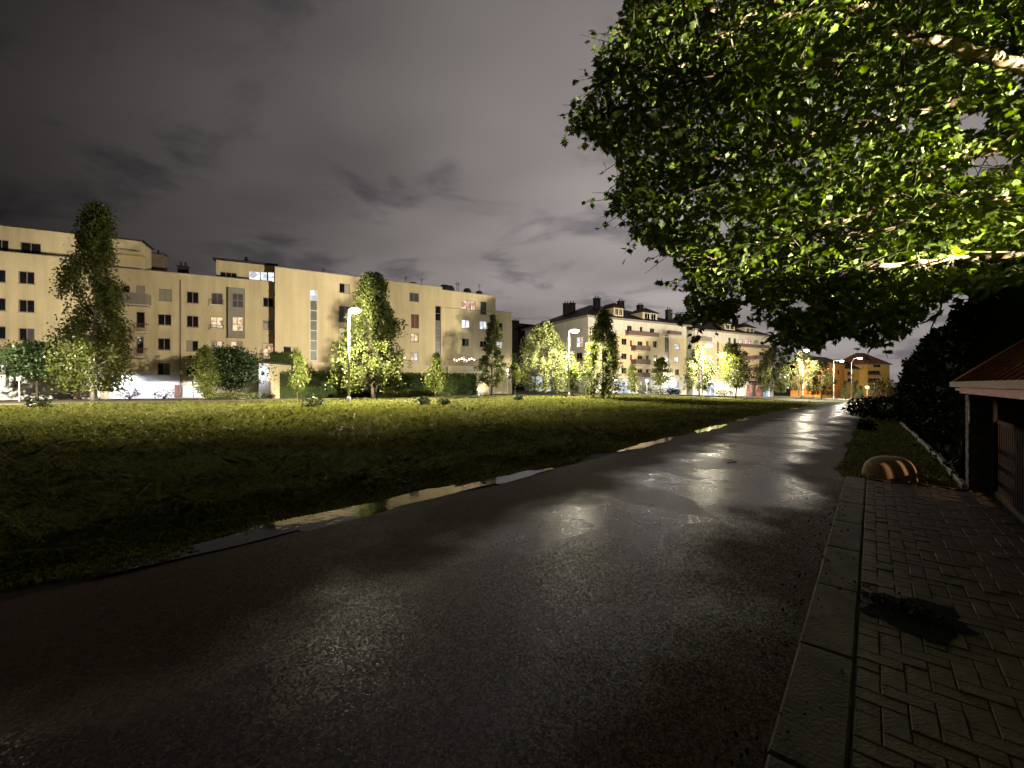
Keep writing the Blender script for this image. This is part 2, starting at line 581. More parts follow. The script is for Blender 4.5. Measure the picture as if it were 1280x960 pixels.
def road_mat():
    """wet asphalt: dry worn patches and smooth wet ones with shore lines, stone grain"""
    m, n, l, out = mat_new('wet_asphalt')
    b = n.new('ShaderNodeBsdfPrincipled')
    t = n.new('ShaderNodeTexCoord')

    def noise(sc, det=4, rgh=0.55, st=None, dist=0.0):
        x = n.new('ShaderNodeTexNoise')
        x.inputs['Scale'].default_value = sc
        x.inputs['Detail'].default_value = det
        x.inputs['Roughness'].default_value = rgh
        x.inputs['Distortion'].default_value = dist
        if st:
            mp = n.new('ShaderNodeMapping')
            mp.inputs['Scale'].default_value = st
            mp.inputs['Rotation'].default_value = (0, 0, R(-49))
            l.new(t.outputs['Object'], mp.inputs[0])
            l.new(mp.outputs[0], x.inputs[0])
        else:
            l.new(t.outputs['Object'], x.inputs[0])
        return x.outputs[0]

    def mr(v, a, b_, c, d, smooth=True):
        x = n.new('ShaderNodeMapRange')
        if smooth:
            x.interpolation_type = 'SMOOTHSTEP'
        for i, q in enumerate((a, b_, c, d)):
            x.inputs[i + 1].default_value = q
        l.new(v, x.inputs[0])
        return x.outputs[0]

    dotl = n.new('ShaderNodeVectorMath')
    dotl.operation = 'DOT_PRODUCT'
    l.new(t.outputs['Object'], dotl.inputs[0])
    dotl.inputs[1].default_value = (NR.x, NR.y, 0)
    lat = dotl.outputs['Value']
    wob = noise(0.6, 3)
    lat2 = mathn(n, l, 'ADD', lat, mathn(n, l, 'MULTIPLY', mathn(n, l, 'SUBTRACT', wob, 0.5), 2.4))
    track = mathn(n, l, 'MULTIPLY', mr(lat2, -3.5, -2.5, 0, 1), mr(lat2, -1.35, -0.6, 1, 0.12))
    wet = mathn(n, l, 'MULTIPLY', mr(noise(0.55, 3, 0.5, (1.0, 1.0, 1), 0.8), 0.43, 0.49, 0.70, 1), track)
    big = noise(0.35, 2)
    grain = noise(95, 2, 0.7)
    vor = n.new('ShaderNodeTexVoronoi')
    vor.inputs['Scale'].default_value = 95
    l.new(t.outputs['Object'], vor.inputs[0])
    mid = noise(3.2, 5, 0.65)
    col = n.new('ShaderNodeMix')
    col.data_type = 'RGBA'
    spk = n.new('ShaderNodeSeparateColor')
    l.new(vor.outputs['Color'], spk.inputs[0])
    l.new(mathn(n, l, 'ADD', mathn(n, l, 'MULTIPLY', mr(mid, 0.3, 0.7, 0, 1), 0.5), mathn(n, l, 'MULTIPLY', mathn(n, l, 'POWER', spk.outputs[0], 2.0), 0.8)), col.inputs[0])
    col.inputs[6].default_value = (0.042, 0.026, 0.0160, 1)
    col.inputs[7].default_value = (0.070, 0.045, 0.028, 1)
    dk = n.new('ShaderNodeMix')
    dk.data_type = 'RGBA'
    l.new(mathn(n, l, 'MULTIPLY', wet, 0.45), dk.inputs[0])
    l.new(col.outputs[2], dk.inputs[6])
    dk.inputs[7].default_value = (0.026, 0.019, 0.014, 1)
    l.new(dk.outputs[2], b.inputs['Base Color'])
    rg = mathn(n, l, 'SUBTRACT', mr(mid, 0.25, 0.75, 0.62, 0.74), mathn(n, l, 'MULTIPLY', wet, 0.44))
    l.new(rg, b.inputs['Roughness'])
    sp = mathn(n, l, 'ADD', 0.05, mathn(n, l, 'MULTIPLY', wet, 0.55))
    l.new(sp, b.inputs['Specular IOR Level'])
    geo = n.new('ShaderNodeNewGeometry')
    tilt = n.new('ShaderNodeVectorMath')
    tilt.operation = 'SUBTRACT'
    l.new(vor.outputs['Color'], tilt.inputs[0])
    tilt.inputs[1].default_value = (0.5, 0.5, 0.5)
    sc_ = n.new('ShaderNodeVectorMath')
    sc_.operation = 'SCALE'
    l.new(tilt.outputs[0], sc_.inputs[0])
    l.new(mathn(n, l, 'SUBTRACT', 0.29, mathn(n, l, 'MULTIPLY', wet, 0.13)), sc_.inputs['Scale'])
    ad = n.new('ShaderNodeVectorMath')
    ad.operation = 'ADD'
    l.new(geo.outputs['Normal'], ad.inputs[0])
    l.new(sc_.outputs[0], ad.inputs[1])
    no = n.new('ShaderNodeVectorMath')
    no.operation = 'NORMALIZE'
    l.new(ad.outputs[0], no.inputs[0])
    bp = n.new('ShaderNodeBump')
    bp.inputs['Strength'].default_value = 0.35
    bp.inputs['Distance'].default_value = 0.004
    l.new(mathn(n, l, 'ADD', mathn(n, l, 'MULTIPLY', grain, 0.8), mathn(n, l, 'MULTIPLY', mid, 1.2)), bp.inputs['Height'])
    l.new(no.outputs[0], bp.inputs['Normal'])
    l.new(bp.outputs[0], b.inputs['Normal'])
    l.new(b.outputs[0], out.inputs[0])
    return m


M['road'] = road_mat()

# ------------------------------------------------------------------ ground, roads
def axis(segs):
    out = []
    for a, b, st in segs:
        out += list(np.arange(a, b, st))
    out.append(segs[-1][1])
    return np.array(out)


gx = axis([(-600, -100, 50), (-100, -40, 4), (-40, 64, 0.8), (64, 160, 4), (160, 900, 50)])
gy = axis([(-60, -4, 4), (-4, 60, 0.8), (60, 180, 4), (180, 900, 60)])
vs = np.array([(x, y, gz(x, y)) for y in gy for x in gx])
nx = len(gx)
fs = np.array([(j * nx + i, j * nx + i + 1, (j + 1) * nx + i + 1, (j + 1) * nx + i) for j in range(len(gy) - 1) for i in range(nx - 1)])
prop(link('ground', np_mesh('ground', vs, fs, M['soil'], True)), kind='structure')

# the road: a strip along D, then bending left to the street in front of the houses
path = []
S_END = 70.0
for s in np.arange(-9, S_END, 0.5):
    path.append((*SL(s, 0), D, s))
cx0, cy0 = SL(S_END, 0)
ang0 = math.atan2(D.y, D.x)
RB = 13.0
for k in range(1, 15):
    a = k / 14 * R(75)
    c = Vector((cx0, cy0)) - NR * RB
    d = Vector((math.cos(ang0 + a), math.sin(ang0 + a)))
    p = c + Vector((d.y, -d.x)) * RB
    path.append((p.x, p.y, d, S_END + k))
pd = d
for k in range(1, 14):
    q = p + pd * k * 1.0
    path.append((q.x, q.y, pd, S_END + 15 + k))
verts, faces = [], []
NL = 12
for (x, y, d, s) in path:
    nn = Vector((d.y, -d.x))
    le, re = left_edge(s), ROAD_R - (0.10 if s > 9.0 else 0) + 0.04 * mnoise.noise((s * 0.8, 1, 0)) * (1 if s > 9 else 0)
    for k in range(NL + 1):
        t = k / NL
        lat = le + (re - le) * t
        px_, py_ = x + nn.x * lat, y + nn.y * lat
        crown = 0.05 * math.sin(math.pi * t)
        verts.append((px_, py_, slope(px_) + 0.020 + crown - (0.03 if k == 0 else 0)))
for j in range(len(path) - 1):
    for k in range(NL):
        a = j * (NL + 1) + k
        faces.append((a, a + 1, a + NL + 2, a + NL + 1))
prop(link('road', np_mesh('road', verts, faces, M['road'], True)), kind='structure')

# the street along the houses, and the pavement slabs before it: one draped strip
lampXY = []                     # filled below by the lamp line


def strip(name, pts, w, mat, dz, n=4):
    v, f = [], []
    for i, p in enumerate(pts):
        a, b = pts[max(i - 1, 0)], pts[min(i + 1, len(pts) - 1)]
        d = (Vector(b) - Vector(a)).normalized()
        nn = Vector((d.y, -d.x))
        for k in range(n + 1):
            q = Vector(p) + nn * (w * (k / n - 0.5))
            v.append((q.x, q.y, max(gz(q.x, q.y), slope(q.x)) + dz))
    for i in range(len(pts) - 1):
        for k in range(n):
            a = i * (n + 1) + k
            f.append((a, a + 1, a + n + 2, a + n + 1))
    return prop(link(name, np_mesh(name, v, f, mat, True)), kind='structure')


def dense(pts, st=2.0):
    out = []
    for a, b in zip(pts, pts[1:]):
        a, b = Vector(a), Vector(b)
        k = max(1, int((b - a).length / st))
        out += [tuple(a.lerp(b, i / k)) for i in range(k)]
    return out + [tuple(pts[-1])]


LINE = [(-46, 26.5), (-16, 45.5), (9, 61), (38, 86), (66, 100), (110, 122)]
strip('street', dense([(x - 0.5, y - 0.0) for x, y in LINE]), 3.2, M['concrete'], 0.06)

# puddles along the ragged left border and one on the paving
def puddle(s0, l0, ls, ll, seed, z, mat='water'):
    rr = random.Random(seed)
    pts = []
    n = 72
    p1, p2, p3 = rr.uniform(0, 6), rr.uniform(0, 6), rr.uniform(0, 6)
    for k in range(n):
        a = 2 * math.pi * k / n
        w = 1 + 0.22 * math.sin(2 * a + p1) + 0.15 * math.sin(5 * a + p2) + 0.07 * math.sin(11 * a + p3)
        s, l = s0 + ls * w * math.cos(a), l0 + ll * w * math.sin(a)
        x, y = SL(s, l)
        pts.append((x, y, slope(x) + z))
    cxy = SL(s0, l0)
    c = (cxy[0], cxy[1], slope(cxy[0]) + z)
    v = [c] + pts
    f = [(0, 1 + k, 1 + (k + 1) % n) for k in range(n)]
    return prop(link('puddle', np_mesh('puddle', v, f, M[mat])), kind='structure')


puddle(2.6, -4.80, 1.7, 0.30, 1, 0.034)
puddle(5.2, -4.58, 1.1, 0.16, 2, 0.036)
puddle(10.6, -4.40, 1.3, 0.20, 3, 0.036)
puddle(15.8, -4.30, 1.5, 0.22, 4, 0.036)
puddle(20.5, -4.30, 1.2, 0.16, 5, 0.036)
puddle(36.0, -4.25, 1.6, 0.2, 6, 0.036)

# ------------------------------------------------------------------ paving on the right
PZ = 0.036                      # top of the paving blocks
pav = thing('paving', None, None, (0, 0, 0))
prop(pav, kind='structure')
bed = MB()
corners = [SL(-1.5, -0.07), SL(-1.5, 1.35), SL(9.05, 1.35), SL(9.05, -0.07)]
bed.prism([(c[0], c[1]) for c in corners], -0.05, PZ - 0.007)
bed.build('paving_bed', M['mortar'], pav)


def block_mesh(a, b, h, c, name, mat):
    """block with a chamfered top, origin at the middle of its top"""
    m = MB()
    x, y = a / 2, b / 2
    m.v += [(-x, -y, -h), (x, -y, -h), (x, y, -h), (-x, y, -h), (-x, -y, -c), (x, -y, -c), (x, y, -c), (-x, y, -c),
            (-x + c, -y + c, 0), (x - c, -y + c, 0), (x - c, y - c, 0), (-x + c, y - c, 0)]
    for k in range(4):
        j = (k + 1) % 4
        m.f += [(k, j, 4 + j, 4 + k), (4 + k, 4 + j, 8 + j, 8 + k)]
    m.f.append((8, 9, 10, 11))
    return m.mesh(name, mat)


pm = block_mesh(0.195, 0.095, 0.05, 0.004, 'paver', M['paver'])
rotD = math.atan2(D.y, D.x)
cells = []
U = 0.1
for i in range(-12, 92):
    for j in range(0, 14):
        r_ = (i - j) % 4
        if r_ == 0 and j <= 13:
            cells.append((i + 1.0, j + 0.5, 0))
        elif r_ == 3 and j <= 12:
            cells.append((i + 0.5, j + 1.0, 1))
halves = [(i + 0.5, 0.5) for i in range(-12, 92) if i % 4 == 2]
rr = random.Random(3)
cand = []
for (ci, cj, o_) in cells:
    s, l = ci * U, -0.065 + cj * U
    if l > 1.33 - (0.05 if o_ == 0 else 0.1) or s > 8.9:
        continue
    x, y = SL(s, l)
    vis = y > 0.35 and abs(x / y) < 1.33 and (CAMZ - PZ) / y < 0.97
    cand.append((0 if vis else 1, x * x + y * y, x, y, o_))
cand.sort()
stuff = MB()
for k, (_, _, x, y, o_) in enumerate(cand):
    rz = rotD + (math.pi / 2 if o_ else 0)
    z = PZ + rr.uniform(-0.004, 0.004)
    if k < 272:
        b_ = link('paver', pm, pav, (x, y, z), rz + rr.uniform(-0.012, 0.012))
        b_.rotation_euler.x = rr.uniform(-0.012, 0.012)
        b_.rotation_euler.y = rr.uniform(-0.012, 0.012)
    else:
        base = len(stuff.v)
        c_, s_ = math.cos(rz), math.sin(rz)
        for v in pm.vertices:
            stuff.v.append((x + v.co.x * c_ - v.co.y * s_, y + v.co.x * s_ + v.co.y * c_, z + v.co.z))
        stuff.f += [tuple(base + q for q in p.vertices) for p in pm.polygons]
hm = block_mesh(0.095, 0.095, 0.05, 0.004, 'paver', M['paver'])
for ci, cj in halves:
    x, y = SL(ci * U, -0.065 + cj * U)
    if -1.2 < ci * U < 8.9:
        link('paver', hm, pav, (x, y, PZ + rr.uniform(-0.004, 0.004)), rotD + rr.uniform(-0.012, 0.012))
o = stuff.build('farther_pavers', M['paver'], pav)
o['kind'] = 'stuff'

# flush concrete kerb along the paving: stones of one metre
kerb = thing('kerb', None, None, (0, 0, 0))
prop(kerb, kind='structure')
km = block_mesh(0.992, 0.262, 0.11, 0.012, 'kerb_stone', M['concrete'])
for k in range(-1, 9):
    x, y = SL(k + 0.55, -0.205)
    b_ = link('kerb_stone', km, kerb, (x, y, PZ + 0.003 + rr.uniform(-0.003, 0.003)), rotD + rr.uniform(-0.008, 0.008))
    b_.rotation_euler.x = rr.uniform(-0.015, 0.015)
# end kerb between the paving and the verge
km2 = block_mesh(0.70, 0.08, 0.12, 0.010, 'end_stone', M['concrete'])
for k in range(2):
    x, y = SL(9.0, 0.29 + 0.71 * k)
    link('kerb_stone', km2, kerb, (x, y, PZ + 0.015), rotD + math.pi / 2)

puddle(3.90, 0.22, 0.25, 0.30, 8, PZ + 0.007, 'wet_dark_reflection')  # wet spot with its dark reflection coloured in

# pale low edging along the foot of the hedge
edg = thing('hedge_edging', 'long pale concrete edging running along the foot of the dark hedge', 'edging', (*SL(10, 1.0), 0))
em = block_mesh(0.99, 0.07, 0.24, 0.010, 'edging_slab', M['edging'])
ex, ey = SL(10, 1.0)
for k in range(14):
    s = 9.6 + k * 1.0
    x, y = SL(s, 1.06 - 0.012 * (s - 9))
    b_ = link('edging_slab', em, edg, (x - ex, y - ey, gz(x, y) + 0.11 + rr.uniform(-0.012, 0.012)), rotD + rr.uniform(-0.01, 0.01))

# ------------------------------------------------------------------ foliage helpers
def leaf_quads(P, size, droop=0.5, up=0.2, seed=0, aspect=0.62):
    """rhombic leaves bent along the middle at points P; size may be per point"""
    rng = np.random.default_rng(seed)
    n = len(P)
    size = np.broadcast_to(np.asarray(size, dtype=float), (n,)) * rng.uniform(0.7, 1.3, n)
    d = rng.normal(size=(n, 3))
    d[:, 2] -= droop
    d /= np.linalg.norm(d, axis=1)[:, None]
    nm = rng.normal(size=(n, 3))
    nm[:, 2] += up
    sd = np.cross(d, nm)
    sd /= np.linalg.norm(sd, axis=1)[:, None] + 1e-9
    nn = np.cross(sd, d)
    L, w = size[:, None], (size * aspect / 2)[:, None]
    V = np.empty((n, 4, 3))
    V[:, 0] = P
    V[:, 1] = P + d * L * 0.5 + sd * w + nn * w * 0.35
    V[:, 2] = P + d * L
    V[:, 3] = P + d * L * 0.5 - sd * w + nn * w * 0.35
    idx = np.arange(n)[:, None] * 4
    return V.reshape(-1, 3), np.hstack([idx, idx + 1, idx + 2, idx + 3])


def add_leaves(P, size, mat, parent, name='crown', seed=0, droop=0.5, up=0.2, origin=None, aspect=0.62):
    V, Fq = leaf_quads(np.asarray(P), size, droop, up, seed, aspect)
    if origin is not None:
        V = V - np.asarray(origin)[None]
    return link(name, np_mesh(name, V, Fq, mat), parent)


def make_tree(name, label, cat, px, Y, prof, leaf='leaf_birch', n=5000, size=0.2, habit='birch', bark='bark', trunk_r=0.16, base_py=None, seed=1, lean=0.0, group=None, nlimbs=None, strand=0.13, stems=1):
    """prof: list of (py, half width px, centre offset px) from the top down, read off the photograph and turned into metres"""
    rng = np.random.default_rng(seed)
    X = (px - 640) / F * Y
    gz0 = gz(X, Y)
    k = Y / F
    zs = np.array([pz(p[0], Y) - gz0 for p in prof])[::-1]
    rs = np.array([p[1] * k for p in prof])[::-1]
    cs = np.array([(p[2] if len(p) > 2 else 0) * k for p in prof])[::-1]
    H = zs[-1]
    zb = zs[0]
    root = thing(name, label, cat, (X, Y, gz0), group)
    rad = lambda z: float(np.interp(z, zs, rs))
    off = lambda z: float(np.interp(z, zs, cs))
    mb = MB()
    axis_pts = []
    ph = rng.uniform(0, 6, 2)
    for t in np.linspace(0, 0.97, 12):
        z = t * H
        o_ = off(max(z, zb)) * min(1, z / max(zb, 0.5))
        axis_pts.append(Vector((o_ + 0.05 * H * 0.15 * math.sin(3 * t + ph[0]) * t, 0.05 * H * 0.15 * math.sin(2.5 * t + ph[1]) * t, z - (0.1 if t == 0 else 0))))
    rads = [max(0.012, trunk_r * (1 - 0.93 * t) * (1.35 if t == 0 else 1)) for t in np.linspace(0, 1, 12)]
    mb.tube(axis_pts, rads, 8)
    for q in range(1, stems):
        a = rng.uniform(0, 6.28)
        e = Vector((math.cos(a) * rad(zb + 0.3 * (H - zb)) * 0.5, math.sin(a) * 0.3, zb + 0.45 * (H - zb)))
        st = Vector((0.1 * math.cos(a), 0.1 * math.sin(a), -0.1))
        mb.tube([st, st.lerp(e, 0.5) + Vector((0, 0, 0.1)), e], [trunk_r * 0.8, trunk_r * 0.6, trunk_r * 0.25], 7)

    def axis_at(z):
        t = min(max(z / H / 0.97, 0), 1) * 11
        i = min(int(t), 10)
        return axis_pts[i].lerp(axis_pts[i + 1], t - i)

    n = int(n * 2.3)
    size = size * 1.08
    nl = nlimbs or max(16, int(n / 150))
    P = []
    per = n // nl
    for i in range(nl):
        tz = zb + (H - zb) * ((i + rng.uniform(0, 1)) / nl) ** 0.95
        r_ = max(rad(tz), 0.05)
        a = i * 2.39996 + rng.uniform(-0.5, 0.5)
        if mnoise.noise((tz * 0.7, math.cos(a) * 1.3, seed + math.sin(a) * 1.3)) < ((-0.06 if H > 16 and tz > 8 else -0.2) if habit == 'birch' else -0.34) and H > 4:
            continue
        reach = r_ * rng.uniform(0.62, 1.06) * (0.86 if H > 16 else 1.0)
        rise = {'birch': 0.45, 'round': 0.30, 'column': 1.2, 'willow': 0.5}[habit] * reach
        st = axis_at(max(tz - rise * 0.9, zb * 0.75))
        cx = off(tz)
        tip = Vector((cx + math.cos(a) * reach, math.sin(a) * reach, min(tz, H)))
        mid = st.lerp(tip, 0.5) + Vector((0, 0, 0.22 * reach))
        lr = max(0.008, trunk_r * 0.22 * (1 - 0.7 * tz / H))
        mb.tube([st, mid, tip], [lr, lr * 0.6, lr * 0.25], 4, cap=False)
        if habit in ('birch', 'willow'):
            ns = 6 if habit == 'birch' else 8
            for q in range(ns):
                t = rng.uniform(0.40, 1.0) ** 0.8
                p0 = (st.lerp(mid, t * 2) if t < 0.5 else mid.lerp(tip, t * 2 - 1))
                ln = H * strand * rng.uniform(0.4, 1.3)
                m_ = max(3, per // ns)
                tt = rng.uniform(0, 1, m_)
                sp = 0.013 * H
                pts = np.array(p0)[None] + np.stack([rng.normal(0, sp, m_) + tt * 0.25 * math.cos(a) * ln * 0.4, rng.normal(0, sp, m_) + tt * 0.25 * math.sin(a) * ln * 0.4, 0.05 * ln - tt * ln], 1)
                pts = pts[pts[:, 2] > max(0.25, zb - 0.06 * H)]
                P.append(pts)
        else:
            nb = 4
            for q in range(nb):
                t = rng.uniform(0.3, 1.0)
                p0 = (st.lerp(mid, t * 2) if t < 0.5 else mid.lerp(tip, t * 2 - 1))
                m_ = max(3, per // nb)
                sg = max(0.12, r_ * 0.27)
                pts = np.array(p0)[None] + rng.normal(0, 1, (m_, 3)) * np.array([sg, sg, sg * (0.55 if habit == 'round' else 1.2)])[None]
                P.append(pts)
    P = np.vstack(P)
    mb.build('trunk', M[bark], root, smooth=True)
    add_leaves(P, size, M[leaf], root, 'crown', seed, droop=0.9 if habit in ('birch', 'willow') else 0.3)
    return root


def shrub(name, label, px, Y, w, h, leaf='leaf_dark', n=500, size=0.16, seed=0, cat='shrub', group=None, dep=None, base=None):
    rng = np.random.default_rng(seed + 500)
    X = (px - 640) / F * Y
    g = gz(X, Y) if base is None else base
    root = thing(name, label, cat, (X, Y, g), group)
    dep = dep or w
    mb = MB()
    P = []
    nb = 9
    for i in range(nb):
        a = i * 2.4 + rng.uniform(-.4, .4)
        e = Vector((math.cos(a) * w * 0.42 * rng.uniform(.5, 1), math.sin(a) * dep * 0.42 * rng.uniform(.5, 1), h * rng.uniform(0.6, 0.95)))
        mb.tube([(0, 0, -0.05), e * 0.5 + Vector((0, 0, 0.1 * h)), e], [0.03, 0.02, 0.008], 4, cap=False)
    u = rng.normal(size=(n, 3))
    u /= np.linalg.norm(u, axis=1)[:, None]
    rr_ = rng.uniform(0.45, 1, n) ** 0.6
    lob = 1 + 0.22 * np.sin(u[:, 0] * 5 + seed) * np.cos(u[:, 1] * 4 + 1.7 * seed) + 0.14 * np.sin(u[:, 2] * 7 + seed)
    P = u * (rr_ * lob)[:, None] * np.array([w / 2, dep / 2, h / 2])[None]
    P[:, 2] += h * 0.52
    P = P[P[:, 2] > 0.03]
    mb.build('stem', M['bark'], root)
    add_leaves(P, size, M[leaf], root, 'foliage', seed, up=0.6, droop=0.0)
    return root


def hedge(name, label, plan, z0, z1, leaf, core, n, size, seed=0, cat='hedge', bulge=0.08, up=0.3, rnd=0.0, steps=1):
    """clipped hedge over a plan polygon; leaves spread on its faces, dark core inside"""
    rng = np.random.default_rng(seed)
    c = Vector((sum(p[0] for p in plan) / len(plan), sum(p[1] for p in plan) / len(plan)))
    root = thing(name, label, cat, (c.x, c.y, z0))
    loc = [(p[0] - c.x, p[1] - c.y) for p in plan]
    mb = MB()
    sh = 0.93
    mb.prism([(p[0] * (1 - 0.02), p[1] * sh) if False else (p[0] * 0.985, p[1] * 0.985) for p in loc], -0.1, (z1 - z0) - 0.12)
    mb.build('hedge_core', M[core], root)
    P = []
    per = 0
    segs = []
    for i in range(len(loc)):
        a, b = Vector(loc[i]), Vector(loc[(i + 1) % len(loc)])
        segs.append((a, b, (b - a).length * (z1 - z0)))
    tot = sum(s[2] for s in segs)
    for a, b, ar in segs:
        m_ = int(n * 0.75 * ar / tot)
        t, z = rng.uniform(0, 1, m_), rng.uniform(0, 1, m_)
        nn = Vector((b.y - a.y, a.x - b.x)).normalized()
        o_ = rng.normal(0, bulge, m_)
        pts = np.stack([a.x + (b.x - a.x) * t + nn.x * o_, a.y + (b.y - a.y) * t + nn.y * o_, z * (z1 - z0)], 1)
        P.append(pts)
    m_ = n - sum(len(p) for p in P)
    # top: barycentric over fan triangles
    tri = [(loc[0], loc[i], loc[i + 1]) for i in range(1, len(loc) - 1)]
    for T in tri:
        q = m_ // len(tri)
        u, v = rng.uniform(0, 1, q), rng.uniform(0, 1, q)
        fl = u + v > 1
        u[fl], v[fl] = 1 - u[fl], 1 - v[fl]
        A, B, C = (np.array(p) for p in T)
        xy = A[None] + (B - A)[None] * u[:, None] + (C - A)[None] * v[:, None]
        P.append(np.hstack([xy, (z1 - z0) + rng.normal(0, bulge * 1.3, (q, 1))]))
    P = np.vstack(P)
    add_leaves(P, size, M[leaf], root, 'foliage', seed, up=up, droop=0.0)
    return root


# ------------------------------------------------------------------ facades
WCACHE = {}


def window_meshes(w, h, nx_, ny_, fr, fm):
    key = (round(w, 1), round(h, 1), nx_, ny_, fr, fm)
    if key in WCACHE:
        return WCACHE[key]
    w, h = key[0], key[1]
    m = MB()
    y0, y1 = 0.07, 0.13
    m.box(0, w, y0, y1, 0, fr)
    m.box(0, w, y0, y1, h - fr, h)
    m.box(0, fr, y0, y1, fr, h - fr)
    m.box(w - fr, w, y0, y1, fr, h - fr)
    pw_, ph_ = (w - fr) / nx_, (h - fr) / ny_
    for i in range(1, nx_):
        m.box(i * pw_, i * pw_ + fr, y0 + 0.003, y1, fr, h - fr)
    for j in range(1, ny_):
        for i in range(nx_):
            m.box(i * pw_ + fr, (i + 1) * pw_, y0 + 0.006, y1, j * ph_, j * ph_ + fr)
    p = MB()
    p.box(-0.005, pw_ - fr + 0.005, 0.096, 0.112, -0.005, ph_ - fr + 0.005)
    s = MB()
    s.box(-0.08, w + 0.08, -0.09, 0.065, -0.05, -0.004)
    WCACHE[key] = (m.mesh('window', M[fm]), {}, p, s.mesh('sill', M['sill']), pw_, ph_, w, h)
    return WCACHE[key]


STYLE = {'d': 'pane_dark', 'g': 'pane_grey', 'b': 'pane_blind', 'w': 'pane_warm', 'c': 'pane_cool', 'p': 'pane_pink', 'h': 'pane_half', 'r': 'pane_red', 's': 'pane_stair', 'S': 'shop_cool', 'R': 'shop_red'}


